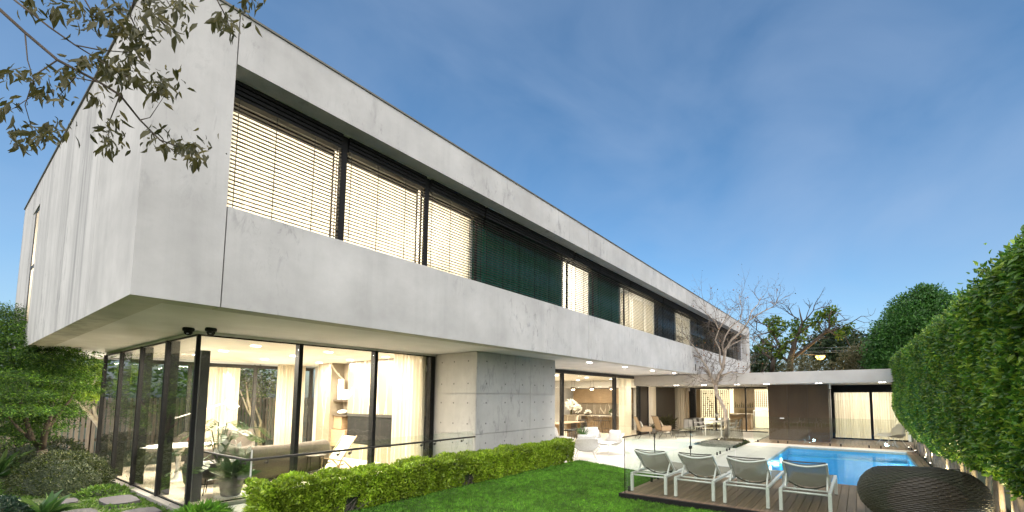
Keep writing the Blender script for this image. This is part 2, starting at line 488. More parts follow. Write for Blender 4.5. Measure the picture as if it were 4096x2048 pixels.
class MB:
    def __init__(self):
        self.v, self.f = [], []

    def add(self, vs, fs):
        b = len(self.v)
        self.v += [tuple(p) for p in vs]
        self.f += [tuple(i + b for i in f) for f in fs]
        return self

    def box(self, x0, x1, y0, y1, z0, z1):
        return self.add([(x0, y0, z0), (x1, y0, z0), (x1, y1, z0), (x0, y1, z0), (x0, y0, z1), (x1, y0, z1), (x1, y1, z1), (x0, y1, z1)],
                        [(3, 2, 1, 0), (4, 5, 6, 7), (0, 1, 5, 4), (1, 2, 6, 5), (2, 3, 7, 6), (3, 0, 4, 7)])

    def cbox(self, x0, x1, y0, y1, z0, z1, b=0.01):
        """box with chamfered upright and upper edges"""
        rings = []
        for z, i in ((z0, 0), (z1 - b, 0), (z1, b)):
            k = b
            a0, a1, c0, c1 = x0 + i, x1 - i, y0 + i, y1 - i
            rings.append([(a0 + k, c0, z), (a1 - k, c0, z), (a1, c0 + k, z), (a1, c1 - k, z), (a1 - k, c1, z), (a0 + k, c1, z), (a0, c1 - k, z), (a0, c0 + k, z)])
        vs = [p for r in rings for p in r]
        fs = [tuple(reversed(range(8))), tuple(range(16, 24))]
        for r in range(2):
            for i in range(8):
                j = (i + 1) % 8
                fs.append((r * 8 + i, r * 8 + j, r * 8 + 8 + j, r * 8 + 8 + i))
        return self.add(vs, fs)

    def tube(self, pts, rad, n=6, cap=True):
        pts = [Vector(p) for p in pts]
        if not hasattr(rad, '__len__'):
            rad = [rad] * len(pts)
        vs, fs = [], []
        ref = None
        for i, p in enumerate(pts):
            d = (pts[min(i + 1, len(pts) - 1)] - pts[max(i - 1, 0)])
            if d.length < 1e-9:
                d = Vector((0, 0, 1))
            d.normalize()
            if ref is None or abs(ref.dot(d)) > 0.95:
                ref = Vector((0, 0, 1)) if abs(d.z) < 0.9 else Vector((1, 0, 0))
            a = d.cross(ref).normalized()
            b = d.cross(a).normalized()
            ref = a.cross(d)
            for k in range(n):
                t = 2 * math.pi * k / n
                vs.append(p + (a * math.cos(t) + b * math.sin(t)) * rad[i])
        for i in range(len(pts) - 1):
            for k in range(n):
                l = (k + 1) % n
                fs.append((i * n + k, i * n + l, i * n + n + l, i * n + n + k))
        if cap:
            fs.append(tuple(reversed(range(n))))
            fs.append(tuple(range((len(pts) - 1) * n, len(pts) * n)))
        return self.add(vs, fs)

    def bar(self, p, q, w, h=None):
        """square bar from p to q"""
        p, q = Vector(p), Vector(q)
        h = h or w
        d = (q - p).normalized()
        up = Vector((0, 0, 1)) if abs(d.z) < 0.95 else Vector((1, 0, 0))
        a = d.cross(up).normalized() * (w / 2)
        b = a.cross(d).normalized() * (h / 2)
        vs = [p - a - b, p + a - b, p + a + b, p - a + b, q - a - b, q + a - b, q + a + b, q - a + b]
        return self.add(vs, [(0, 1, 2, 3), (7, 6, 5, 4), (4, 5, 1, 0), (5, 6, 2, 1), (6, 7, 3, 2), (7, 4, 0, 3)])

    def lathe(self, prof, c=(0, 0, 0), n=16):
        vs, fs = [], []
        for r, z in prof:
            for k in range(n):
                t = 2 * math.pi * k / n
                vs.append((c[0] + r * math.cos(t), c[1] + r * math.sin(t), c[2] + z))
        for i in range(len(prof) - 1):
            for k in range(n):
                l = (k + 1) % n
                fs.append((i * n + k, i * n + l, i * n + n + l, i * n + n + k))
        fs.append(tuple(reversed(range(n))))
        fs.append(tuple(range((len(prof) - 1) * n, len(prof) * n)))
        return self.add(vs, fs)

    def grid(self, fn, nu, nv, closed=False):
        vs = [fn(i / nu, j / nv) for j in range(nv + 1) for i in range(nu + (0 if closed else 1))]
        w = nu if closed else nu + 1
        fs = []
        for j in range(nv):
            for i in range(nu):
                k = (i + 1) % w
                fs.append((j * w + i, j * w + k, j * w + w + k, j * w + w + i))
        return self.add(vs, fs)

    def prism(self, poly, z0, z1):
        n = len(poly)
        vs = [(x, y, z0) for x, y in poly] + [(x, y, z1) for x, y in poly]
        fs = [tuple(reversed(range(n))), tuple(range(n, 2 * n))]
        for i in range(n):
            j = (i + 1) % n
            fs.append((i, j, n + j, n + i))
        return self.add(vs, fs)

    def mesh(self, name, mat, smooth=False):
        me = bpy.data.meshes.new(name)
        me.from_pydata(self.v, [], self.f)
        me.materials.append(mat)
        if smooth:
            me.polygons.foreach_set('use_smooth', [True] * len(me.polygons))
        me.update()
        return me

    def build(self, name, mat, parent=None, smooth=False, kind=None, label=None):
        o = wloc(parent) if parent is not None else Vector((0, 0, 0))
        if o.length:
            self.v = [(x - o.x, y - o.y, z - o.z) for x, y, z in self.v]
        ob = bpy.data.objects.new(name, self.mesh(name, mat, smooth))
        C.objects.link(ob)
        if parent is not None:
            ob.parent = parent
        return tag(ob, label=label, kind=kind)


def copy_tree(o, parent=None):
    c = o.copy()
    C.objects.link(c)
    if parent is not None:
        c.parent = parent
    for ch in list(o.children):
        copy_tree(ch, c)
    return c


def np_mesh(name, V, F, mat):
    """fast mesh from arrays, F is (n, 3)"""
    me = bpy.data.meshes.new(name)
    me.vertices.add(len(V))
    me.vertices.foreach_set('co', np.ascontiguousarray(V, np.float32).ravel())
    me.loops.add(F.size)
    me.loops.foreach_set('vertex_index', np.ascontiguousarray(F, np.int32).ravel())
    me.polygons.add(len(F))
    me.polygons.foreach_set('loop_start', np.arange(0, F.size, 3, dtype=np.int32))
    me.update(calc_edges=True)
    me.materials.append(mat)
    return me


def unit(a):
    return a / np.maximum(np.linalg.norm(a, axis=1, keepdims=True), 1e-9)


def leaf_arrays(P, D, L, w=0.42, fold=0.18, up=None, six=False):
    """folded leaves: base P, direction D, length L"""
    n = len(P)
    D = unit(D)
    u = rng.normal(size=(n, 3)) if up is None else up + rng.normal(size=(n, 3)) * 0.35
    S = unit(np.cross(D, u))
    U = np.cross(S, D)
    L = L[:, None]
    if six:
        tip = P + D * L - U * L * 0.12
        a = P + D * L * 0.33 + S * L * w * 0.5 + U * L * fold
        b = P + D * L * 0.33 - S * L * w * 0.5 + U * L * fold
        c = P + D * L * 0.72 + S * L * w * 0.34 + U * L * fold * 0.6
        d = P + D * L * 0.72 - S * L * w * 0.34 + U * L * fold * 0.6
        m = P + D * L * 0.5
        V = np.stack([P, a, c, tip, d, b, m], 1).reshape(-1, 3)
        k = np.arange(n)[:, None] * 7
        T = np.array([[0, 1, 6], [1, 2, 6], [2, 3, 6], [3, 4, 6], [4, 5, 6], [5, 0, 6]])
        return V, (k[:, :, None] + T[None]).reshape(-1, 3)
    tip = P + D * L
    a = P + D * L * 0.45 + S * L * w * 0.5 + U * L * fold
    b = P + D * L * 0.45 - S * L * w * 0.5 + U * L * fold
    V = np.stack([P, a, tip, b], 1).reshape(-1, 3)
    k = np.arange(n)[:, None] * 4
    T = np.array([[0, 1, 2], [0, 2, 3]])
    return V, (k[:, :, None] + T[None]).reshape(-1, 3)


def leaves(name, mat, parent, P, D, L, w=0.42, fold=0.18, up=None, six=False, kind='stuff'):
    V, F = leaf_arrays(P, D, L, w, fold, up, six)
    o = wloc(parent) if parent is not None else Vector((0, 0, 0))
    me = np_mesh(name, V - np.array(o), F, mat)
    ob = bpy.data.objects.new(name, me)
    C.objects.link(ob)
    if parent is not None:
        ob.parent = parent
    return tag(ob, kind=kind)


def lamp(name, kind, loc, power, col=(1, 0.89, 0.735), size=0.3, size_y=None, rot=(0, 0, 0), spot=None, blend=0.6):
    l = bpy.data.lights.new(name, kind)
    l.energy = power
    l.color = col
    if kind == 'AREA':
        l.size = size
        if size_y:
            l.shape = 'RECTANGLE'
            l.size_y = size_y
    else:
        l.shadow_soft_size = size
    if kind == 'SPOT':
        l.spot_size = R_(spot or 80)
        l.spot_blend = blend
    o = bpy.data.objects.new(name, l)
    o.location = loc
    o.rotation_euler = rot
    C.objects.link(o)
    return o


def curtain(parent, name, mat, axis, a0, a1, d, z0, z1, folds, amp=0.05, n=None):
    """hanging pleated cloth along x or y at depth d"""
    nf = n or folds * 8
    ph = random.random() * 9

    def fn(u, v):
        a = a0 + (a1 - a0) * u
        k = u * folds * 2 * math.pi
        o = amp * (math.sin(k + 0.7 * math.sin(k * 0.37 + ph)) * (0.75 + 0.35 * math.sin(k * 0.21 + ph)))
        return (a, d + o, z0 + (z1 - z0) * v) if axis == 'x' else (d + o, a, z0 + (z1 - z0) * v)
    return MB().grid(fn, nf, 2).build(name, mat, parent, smooth=True)


def struct(o):
    o['kind'] = 'structure'
    return o


T = -0.20            # terrace level; the living room floor is z = 0


def lawn_z(x, y):
    return -0.30 + (min(max((y - 4.1) / 2.8, 0), 1)) * 0.21



# ================================================================== GROUND, LAWN, TERRACE, POOL, DECK
PX0, PX1, PY0, PY1 = 11.3, 18.95, -1.30, 2.50       # pool opening
g = MB()
Gz = -0.46
for x0, x1, y0, y1 in ((-300, PX0 - .3, -300, 300), (PX1 + .3, 400, -300, 300), (PX0 - .3, PX1 + .3, -300, PY0 - .3), (PX0 - .3, PX1 + .3, PY1 + .3, 300)):
    g.add([(x0, y0, Gz), (x1, y0, Gz), (x1, y1, Gz), (x0, y1, Gz)], [(0, 1, 2, 3)])
struct(g.build('ground', M['ground']))

# lawn: a gently sloping sheet with real blades
LX0, LX1, LY0, LY1 = 1.2, 10.47, -1.6, 7.05
nx, ny = 40, 40
lw = MB().grid(lambda u, v: (LX0 + (LX1 - LX0) * u, LY0 + (LY1 - LY0) * v, lawn_z(0, LY0 + (LY1 - LY0) * v)), nx, ny)
lawn = struct(lw.build('lawn', M['lawn'], smooth=True))


def in_deck(x, y):
    return (x > 7.84) & (y < 4.23)


n = 250000
gx = rng.uniform(2.2, LX1, n); gy = rng.uniform(0.4, 6.95, n)
keep = ~in_deck(gx, gy) & (gy > gx * 0.12)
gx, gy = gx[keep], gy[keep]
gz = -0.30 + np.clip((gy - 4.1) / 2.8, 0, 1) * 0.21
n = len(gx)
P = np.stack([gx, gy, gz], 1)
lean = rng.normal(size=(n, 3)) * 0.5
patch = np.sin(gx * 2.1 + np.sin(gy * 1.7) * 2) * np.cos(gy * 2.6 + gx)
lean[:, 0] += patch * 0.35
lean[:, 2] = 1.0
tuft = np.sin(gx * 61 + 3 * np.sin(gy * 23)) * np.sin(gy * 67 + 3 * np.sin(gx * 19))
hgt = (0.030 + 0.022 * rng.random(n)) * (1 + 0.2 * patch) * (1 + .45 * tuft)
D = unit(lean) * hgt[:, None]
S = unit(np.cross(D, rng.normal(size=(n, 3)))) * (0.0035 + 0.0025 * rng.random(n))[:, None]
V = np.stack([P - S, P + S, P + D], 1).reshape(-1, 3)
ob = bpy.data.objects.new('lawn_grass', np_mesh('lawn_grass', V, np.arange(3 * n).reshape(-1, 3), M['grass']))
C.objects.link(ob)
tag(ob, 'short green lawn grass between hedge and timber deck', 'grass', kind='stuff')

# garden bed on the left with moss and stepping stones
gb = MB().grid(lambda u, v: (-9 + 11.3 * u, 6.5 + 19 * v, -0.075 + 0.03 * math.sin(u * 23 + v * 9) * math.cos(v * 31)), 60, 60)
struct(gb.build('garden_bed', M['moss'], smooth=True))
sb = MB().box(2.32, 6.94, 7.52, 9.0, -0.30, -0.06)
struct(sb.build('paved_strip', M['paver']))
stones = [((1.38, 11.62), 0.20, 0.33), ((1.95, 10.93), 0.22, 0.46), ((1.36, 10.2), 0.24, 0.36), ((1.95, 9.5), 0.205, 0.32)]
for (cx, cy_), rx, ry in stones:
    k = 26
    pts = []
    for i in range(k):
        a = 2 * math.pi * i / k
        r = (1 / max(abs(math.cos(a)), abs(math.sin(a)))) ** 0.55 * (0.92 + 0.08 * random.random())
        pts.append((cx + rx * r * math.cos(a), cy_ + ry * r * math.sin(a)))
    o = MB().prism(pts, -0.12, -0.028 + random.uniform(-.004, .004)).build('stepping_stone', M['stone'])
    o['group'] = 'stepping stones in the moss'
    o['category'] = 'stepping stone'
    o['label'] = {0.20: 'rough bluestone stepping stone in moss, furthest left below the garden tree',
                  0.22: 'rough bluestone stepping stone nearest the leafy ground cover beside the glass wall',
                  0.24: 'bluestone stepping stone at the picture edge, left of the glass corner',
                  0.205: 'bluestone stepping stone closest to the glass corner of the house'}[rx]
n = 26000
P = np.stack([rng.uniform(-1.5, 2.28, n), rng.uniform(8.0, 15.5, n), np.full(n, -0.07)], 1)
ok = np.ones(n, bool)
for (cx, cy_), rx, ry in stones:
    ok &= ~((abs(P[:, 0] - cx) < rx * 1.02) & (abs(P[:, 1] - cy_) < ry * 1.02))
P = P[ok]
bump = 0.04 * np.sin(P[:, 0] * 5 + np.sin(P[:, 1] * 3) * 2) * np.cos(P[:, 1] * 4.2)
P[:, 2] += np.maximum(bump, -0.01)
D = rng.normal(size=P.shape) * 0.7; D[:, 2] = np.abs(D[:, 2]) + 0.5
o = leaves('moss_cover', M['cover'], None, P, D, 0.03 + 0.035 * rng.random(len(P)), 0.5)
tag(o, 'low bright moss and groundcover around the stepping stones', 'groundcover')

# terrace slab and the pavers round the pool
struct(MB().box(10.45, 25.06, 3.98, 9.55, -0.42, T).build('terrace', M['paver']))
edge = struct(MB().box(10.72, PX0 - 0.02, 2.5, 3.96, -0.42, T - 0.012).build('pool_surround', M['paver']))
pm = MB().cbox(0, 1.196, 0, 0.716, 0, 0.06, 0.004).mesh('paver', M['paver'])
for i in range(7):
    for j in range(2):
        place('paver', pm, edge, (10.74 + i * 1.2, 2.52 + j * 0.72, T - 0.06))
struct(MB().box(PX1 + 0.02, 19.62, PY0 - 0.3, 3.96, -0.42, T - 0.002).build('pool_edge_paving', M['paver']))

# pool
pool = struct(thing('swimming_pool', None, None, (PX0, PY0, T)))
PD, WL = -1.55, T - 0.115
MB().box(PX0 - .25, PX1 + .25, PY0 - .25, PY1 + .25, PD - .2, PD).build('pool_floor', M['liner'], pool)
for nm, b in (('pool_wall', (PX0 - .25, PX0, PY0 - .25, PY1 + .25)), ('pool_wall', (PX1, PX1 + .25, PY0 - .25, PY1 + .25)),
              ('pool_wall', (PX0, PX1, PY0 - .25, PY0)), ('pool_wall', (PX0, PX1, PY1, PY1 + .25))):
    MB().box(*b, PD, WL + 0.01).build(nm, M['liner'], pool)
MB().box(PX1 - .45, PX1 - .004, PY0 + .004, PY1 - .004, PD + .004, WL - 0.25).build('pool_bench', M['liner'], pool)
for b in ((PX0 - .25, PX0 + .004, PY0 - .25, PY1 + .25), (PX1 - .004, PX1 + .25, PY0 - .25, PY1 + .25), (PX0 + .004, PX1 - .004, PY0 - .25, PY0 + .004), (PX0 + .004, PX1 - .004, PY1 - .004, PY1 + .25)):
    MB().box(*b, WL + 0.0105, T - 0.035).build('waterline_band', M['tile'], pool)
water = MB().add([(PX0 + .005, PY0 + .005, WL), (PX1 - .005, PY0 + .005, WL), (PX1 - .005, PY1 - .005, WL), (PX0 + .005, PY1 - .005, WL)], [(0, 1, 2, 3)]).build('pool_water', M['water'])
struct(water)
cpm = MB().cbox(0, 0.944, -0.3, 0, 0, 0.033, 0.004).mesh('coping_stone', M['paver'])
for i in range(8):
    place('coping_stone', cpm, pool, (PX0 + 0.02 + i * 0.95, PY1 + 0.3, T - 0.034))
cpm2 = MB().cbox(0, 0.3, 0, 0.94, 0, 0.033, 0.004).mesh('coping_stone', M['paver'])
for i in range(4):
    place('coping_stone', cpm2, pool, (PX1, PY0 + 0.02 + i * 0.95, T - 0.034))
for y in (PX0 + 1.2, PX0 + 3.4, PX0 + 5.6):
    lp = MB().lathe([(0.0, 0), (0.09, 0.0), (0.1, 0.02), (0.085, 0.03), (0.0, 0.03)], (0, 0, 0), 12).mesh('pool_light', M['lamp_pool'])
    place('pool_light', lp, pool, (y, PY1 - 0.005, WL - 0.22), (R_(90), 0, 0))
    lamp('pool_lamp', 'POINT', (y, PY1 - 0.25, WL - 0.35), 9, (0.70, 0.93, 1.0), 0.08)
for x in (PX0 + 1.2, PX0 + 3.8, PX0 + 6.4):
    lamp('pool_lamp', 'POINT', (x, PY0 + 0.25, WL - 0.4), 17, (0.70, 0.93, 1.0), 0.08)

# deck under the loungers: boards run away from the camera
deck = struct(thing('deck', None, None, (7.87, -2.0, T)))
MB().box(7.80, 7.872, -2.0, 4.225, -0.36, T - 0.003).build('deck_fascia', M['black'], deck)
MB().box(7.90, 11.02, -2.0, 4.20, -0.40, -0.24).build('deck_joist', M['black'], deck)
BW = 0.14
bmesh_long = MB().cbox(0, 11.28 - 7.875, 0, BW - 0.006, 0, 0.028, 0.003).mesh('deck_board', M['deck'])
bmesh_short = MB().cbox(0, 10.70 - 7.875, 0, BW - 0.006, 0, 0.028, 0.003).mesh('deck_board', M['deck'])
y = 4.20
while y > -2.0:
    y -= BW
    place('deck_board', bmesh_short if y + BW > 2.5 else bmesh_long, deck, (7.875, y, T - 0.028))
# strip of boards right of the pool and the far deck in front of the curtained room
rdeck = struct(thing('poolside_boards', None, None, (11.3, -1.6, T)))
bm3 = MB().cbox(0, 7.9, 0, BW - 0.006, 0, 0.028, 0.003).mesh('deck_board', M['deck'])
for k in range(2):
    place('deck_board', bm3, rdeck, (11.32, PY0 - 0.004 - BW * (k + 1), T - 0.028))
MB().box(11.32, 19.2, -1.56, PY0 - .26, -0.45, -0.235).build('deck_joist', M['black'], rdeck)
fdeck = struct(thing('far_deck', None, None, (19.6, -1.9, T)))
bm4 = MB().cbox(0, 3.58, 0, BW - 0.006, 0, 0.028, 0.003).mesh('deck_board', M['deck'])
yy = 3.9
while yy > -1.9:
    yy -= BW
    place('deck_board', bm4, fdeck, (19.64, yy, T - 0.028))
MB().box(19.64, 23.2, -1.9, 3.96, -0.42, -0.24).build('deck_joist', M['black'], fdeck)
MB().box(7.9, 20.5, -2.6, -1.62, -0.44, -0.20).build('planting_strip', M['ground'])['kind'] = 'structure'

# ================================================================== THE HOUSE
HX0, HX1, HY0, HY1 = 1.07, 30.53, 6.24, 17.6
SB, ST = 2.80, 6.48
house = thing('concrete_house', 'long two-storey concrete house with cantilevered upper floor and lit glass rooms', 'house', (HX0, HY0, 0))
J = 0.006


def part(nm, mat, *boxes, parent=None, **k):
    b = MB()
    for q in boxes:
        b.box(*q)
    return b.build(nm, M[mat], parent or house, **k)


# --- upper floor: precast panels with open joints
MB().prism([(HX0, HY0), (1.80, HY0), (1.80, HY0 + .3), (HX0 + .3, HY0 + .3), (HX0 + .3, 8.42), (HX0, 8.42)], SB, ST).build('concrete_panel', M['panel'], house)
for a, b in ((8.432, 10.79), (10.802, 14.60)):
    part('concrete_panel', 'panel_end', (HX0, HX0 + .3, a, b, SB, ST))
part('concrete_panel', 'panel_end', (HX0, HX0 + .3, 15.72, HY1, SB, ST))
part('concrete_panel', 'panel_end', (HX0, HX0 + .3, 14.612, 15.708, SB, 3.3))
part('concrete_panel', 'panel_end', (HX0, HX0 + .3, 14.612, 15.708, 5.90, ST))
for a, b in ((1.812, 9.848), (9.86, 17.9), (17.912, 29.54)):
    part('concrete_panel', 'panel', (a, b, HY0, HY0 + .30, SB, 4.02))
    part('concrete_panel', 'panel', (a, b, HY0, HY0 + .30, 5.82, ST))
part('concrete_panel', 'panel', (29.552, HX1, HY0, HY0 + .30, SB, ST))
part('concrete_panel', 'panel', (HX1 - .3, HX1, HY0 + .302, HY1, SB, ST))
part('concrete_panel', 'panel', (HX0 + .302, HX1 - .302, HY1 - .3, HY1, SB, ST))
part('window_soffit', 'white', (1.82, 29.56, HY0 + .302, 6.98, 5.815, 6.0))  # white colour brightens this shaded soffit
part('window_sill', 'white', (1.82, 29.56, HY0 + .302, 6.98, 3.90, 4.035))  # white colour bounces skylight up into the recess
part('window_reveal', 'soffit', (29.53, 29.8, HY0 + .302, 6.98, 4.04, 5.81))
part('window_reveal', 'soffit', (1.56, 1.815, HY0 + .302, 6.98, 4.04, 5.81))
part('soffit', 'soffit', (HX0 + .302, HX1 - .302, HY0 + .302, HY1 - .302, 2.828, 2.98))
part('upper_floor', 'floor_in', (HX0 + .32, HX1 - .32, 7.0, HY1 - .32, 3.0, 3.08))
part('roof', 'zinc', (HX0 + .302, HX1 - .302, HY0 + .302, HY1 - .302, 6.20, 6.42))
part('roof_capping', 'trim', (HX0 - .02, HX1 + .02, HY0 - .02, HY0 + .32, ST + .002, ST + .028), (HX0 - .02, HX0 + .32, HY0 + .32, HY1 + .02, ST + .002, ST + .028))
part('roof_box', 'black', (20.2, 20.6, 7.2, 7.6, 6.42, 6.9))
# end window, nearly flush in the streaked wall
part('end_window_reveal', 'panel_end', (HX0 + .3, 1.6, 15.71, 15.95, 3.3, 5.9), (HX0 + .3, 1.6, 14.4, 14.61, 3.3, 5.9), (HX0 + .3, 1.6, 14.4, 15.95, 5.902, 6.1), (HX0 + .3, 1.6, 14.4, 15.95, 3.1, 3.298))
MB().prism([(HX0 + .001, 15.712), (1.32, 15.712), (1.32, 15.445), (1.10, 15.445)], 3.302, 5.898).build('end_window_reveal', M['panel_end'], house)
part('end_window', 'frame', (1.086, 1.16, 14.615, 14.66, 3.31, 5.89), (1.084, 1.16, 15.33, 15.442, 3.31, 5.89), (1.086, 1.16, 14.66, 15.33, 4.55, 4.62), (1.086, 1.16, 14.66, 15.33, 3.31, 3.36), (1.086, 1.16, 14.66, 15.33, 5.84, 5.89))
cz = curtain(None, 'roller_blind', M['curtain'], 'y', 14.665, 15.325, 1.094, 3.365, 5.835, 3, 0.002)
tag(cz, 'warm lit blind in the narrow end window of the upper floor', 'blind')
lamp('end_room_backlight', 'AREA', (1.95, 15.05, 4.6), 30, size=.5, size_y=2.0, rot=(0, R_(90), 0))  # unseen upright panel facing the blind, added to light it from behind

# --- upper windows: panes, mullions, external venetian blinds
bays = [(1.90, 3.25), (3.35, 4.76), (4.86, 6.22), (6.26, 9.60), (9.66, 11.00), (11.04, 13.06), (13.12, 16.02), (16.08, 22.6), (22.66, 29.48)]
lit = [1, 1, 1, 0, 1, 0, 1, 0, 0]
for i, (a, b) in enumerate(bays):
    jw = .012 if i < 3 else .045
    w = MB().box(a - jw, a, 6.82, 6.855, 4.04, 5.81).box(b, b + jw, 6.82, 6.855, 4.04, 5.81).box(a, b, 6.80, 6.87, 4.04, 4.08).box(a, b, 6.80, 6.87, 5.55, 5.81).build('upper_window', M['black'], house)
    MB().box(a + .002, b - .002, 6.835, 6.843, 4.082, 5.548).build('pane', M['glass'], w)
    bl = MB()
    for k in range(4):
        bl.box(a, b, 6.575 - .01 * k, 6.70, 5.585 + k * .058, 5.63 + k * .058)
    for cx in ([a + .06, b - .06] + [a + (b - a) * t for t in ((.36, .72) if b - a < 3 else (.17, .33, .5, .67, .83))]):
        bl.box(cx - .004, cx + .004, 6.592, 6.600, 4.05, 5.585)
    blind = bl.build('venetian_blind', M['black'], house)
    sm = MB().add([(0, 0, 0.0), (b - a, 0, 0.0), (b - a, .024, .007), (0, .024, .007), (0, .05, .004), (b - a, .05, .004),
                   (0, 0, -.004), (b - a, 0, -.004), (b - a, .024, .003), (0, .024, .003), (0, .05, .0), (b - a, .05, .0)],
                  [(0, 1, 2, 3), (3, 2, 5, 4), (9, 8, 7, 6), (10, 11, 8, 9), (6, 7, 1, 0), (4, 5, 11, 10)]).mesh('slat', M['slat'])
    for k in range(28):
        place('slat', sm, blind, (a, 6.575, 4.075 + k * .0535))
for x in (3.30, 4.81):
    part('mullion', 'black', (x - .045, x + .045, 6.60, 6.64, 4.036, 5.813))
# partitions and back walls of the bedrooms
part('interior_wall', 'white', (1.4, HX1 - .32, 10.6, 10.75, 3.082, 6.198))
for x in (6.24, 9.63, 11.02, 13.09, 16.05, 18.5, 20.5):
    part('interior_wall', 'white', (x - .03, x + .03, 6.99, 10.598, 3.082, 6.198))
for a, b, pw in ((1.9, 6.2, 360), (9.68, 10.98, 110), (13.15, 16.0, 95), (18.55, 20.45, 50)):
    for k in range(max(1, round((b - a) / 1.5))):
        m_ = max(1, round((b - a) / 1.5))
        x = a + (b - a) * (k + .5) / m_
        lamp('bedroom_downlight', 'AREA', (x, 8.6, 6.15), pw / m_, size=0.5)
def hang(name, label, axis, a0, a1, d, z0, z1, folds, mat='curtain', amp=.04, group=None):
    o = curtain(None, name, M[mat], axis, a0, a1, d, z0, z1, folds, amp)
    return tag(o, label, 'curtain', group)
for a_, b_, s_ in ((1.75, 3.46, 'first'), (3.47, 4.98, 'second'), (4.99, 6.2, 'third')):  # sheer cloth carried across all three windows, added to even the glow
    hang('curtain', 'sheer curtain evening the glow behind the %s upstairs window from the house corner' % s_, 'x', a_, b_, 7.12, 3.1, 5.9, 11, 'sheer', .025, 'sheer curtains upstairs')
hang('curtain', 'dark green sheet added as room darkness behind the long unlit blind upstairs', 'x', 6.28, 9.6, 7.02, 3.1, 5.9, 16, 'green_shade_sheet', .03)  # added sheets: dark green of the unlit windows put into cloth colour
hang('curtain', 'dark green sheet added as room darkness behind the short unlit blind upstairs', 'x', 11.06, 13.05, 7.02, 3.1, 5.9, 10, 'green_shade_sheet', .03)
hang('curtain', 'dark sheet added as room darkness behind the far unlit blinds upstairs, nearer us', 'x', 16.1, 18.5, 7.06, 3.1, 5.9, 10, 'dark_shade_sheet', .03)  # added black sheets give the far unlit windows their darkness
hang('curtain', 'dark sheet added as room darkness behind the last unlit blinds upstairs at the far end', 'x', 20.55, 29.4, 7.06, 3.1, 5.9, 30, 'dark_shade_sheet', .03)
for (a, b, s) in ((13.14, 13.95, 'first'), (14.2, 15.1, 'second'), (15.34, 15.99, 'third')):
    hang('roller_blind', 'cream lit window blind upstairs, %s of three between dark slatted bays' % s, 'x', a, b, 7.02, 4.04, 5.45, 1, 'sheer', 0.003, 'cream blinds upstairs')
for (a, b, s) in ((18.6, 19.38, 'left'), (19.57, 20.43, 'right')):
    hang('roller_blind', 'cream lit blind upstairs behind the bare tree, %s one of the far pair' % s, 'x', a, b, 7.02, 4.04, 5.45, 1, 'sheer', 0.003, 'far cream blinds upstairs')
t_ = thing('upstairs_desk', 'pale timber cabinet glimpsed low behind the third upstairs window', 'cabinet', (5.5, 7.6, 3.08))
MB().cbox(5.15, 6.0, 7.5, 8.0, 3.20, 4.55, .02).build('carcass', M['oak'], t_)
MB().box(5.18, 5.97, 7.48, 7.495, 3.3, 3.9).box(5.18, 5.97, 7.48, 7.495, 3.95, 4.5).build('drawer', M['oak'], t_)

# --- living room
LXa, LXb, LYa, LYb = 2.34, 6.96, 9.02, 15.56
part('living_floor', 'floor_in', (LXa + .01, 7.6, LYa - .04, LYb, -.12, 0.0))
part('plinth', 'charcoal', (LXa + .03, 6.9, LYa - .02, LYa + .03, -.3, -.122), (LXa + .04, LXa + .09, LYa + .03, LYb, -.3, -.122))
part('sill_rail', 'pot_grey', (LXa - .05, 6.95, LYa - .10, LYa - .045, -.06, -.002), (LXa - .10, LXa + .005, LYa - .045, LYb, -.06, -.002))
part('living_ceiling', 'white', (LXa + .012, 7.6, LYa + .012, LYb, 2.78, 2.826))
part('interior_wall', 'white', (7.15, 7.6, LYa + .3, LYb, 0, 2.779))
w = MB().box(LXa, LXa + .05, LYa, LYa + .05, 0, 2.775).build('window_post', M['black'], house)
xs = [LXa + .05, 3.87, 5.39, 6.86]
for i in range(3):
    x0 = xs[i] + (.035 if i else 0)
    x1 = xs[i + 1] - .035
    if i < 2:
        w = part('living_window', 'black', (x1, x1 + .07, LYa - .02, LYa + .14, 0, 2.775), (x0, x1, LYa, LYa + .03, 2.75, 2.776), (x0, x1, LYa, LYa + .03, 0.001, .02))
    else:
        w = part('living_window', 'black', (x1, x1 + .115, LYa - .02, LYa + .14, 0, 2.775), (x0, x1, LYa, LYa + .03, 2.75, 2.776), (x0, x1, LYa, LYa + .03, 0.001, .02))
    MB().box(x0 + .002, x1 - .002, LYa + .01, LYa + .018, .022, 2.748).build('pane', M['glass'], w)
ys = [LYa + .05, 10.58, 12.28, 13.94, 15.56]
for i in range(4):
    y0, y1 = ys[i] + (.045 if i else 0), ys[i + 1] - .045
    w = part('end_glass_wall', 'black', (LXa - .02, LXa + .16, y1, y1 + .09, 0, 2.775), (LXa, LXa + .03, y0, y1, 2.75, 2.776), (LXa, LXa + .03, y0, y1, .001, .02))
    MB().box(LXa + .01, LXa + .018, y0 + .002, y1 - .002, .022, 2.748).build('pane', M['glass'], w)
# steel blade column inside the corner
part('column', 'charcoal', (2.52, 2.64, 9.45, 9.80, 0, 2.55))
# back glazing to the courtyard
bw = part('courtyard_window', 'frame', (2.37, 2.43, LYb, LYb + .08, 0, 2.72), (3.9, 3.98, LYb, LYb + .08, 0, 2.72), (5.42, 5.50, LYb, LYb + .08, 0, 2.72), (7.0, 7.1, LYb, LYb + .08, 0, 2.72), (2.43, 3.9, LYb, LYb + .06, 2.62, 2.72), (3.98, 5.42, LYb, LYb + .06, 2.62, 2.72), (5.5, 7.0, LYb, LYb + .06, 2.62, 2.72))
MB().box(2.44, 3.89, LYb + .02, LYb + .028, 0.02, 2.61).box(3.99, 5.41, LYb + .02, LYb + .028, 0.02, 2.61).box(5.51, 6.99, LYb + .02, LYb + .028, 0.02, 2.61).build('pane', M['glass'], bw)
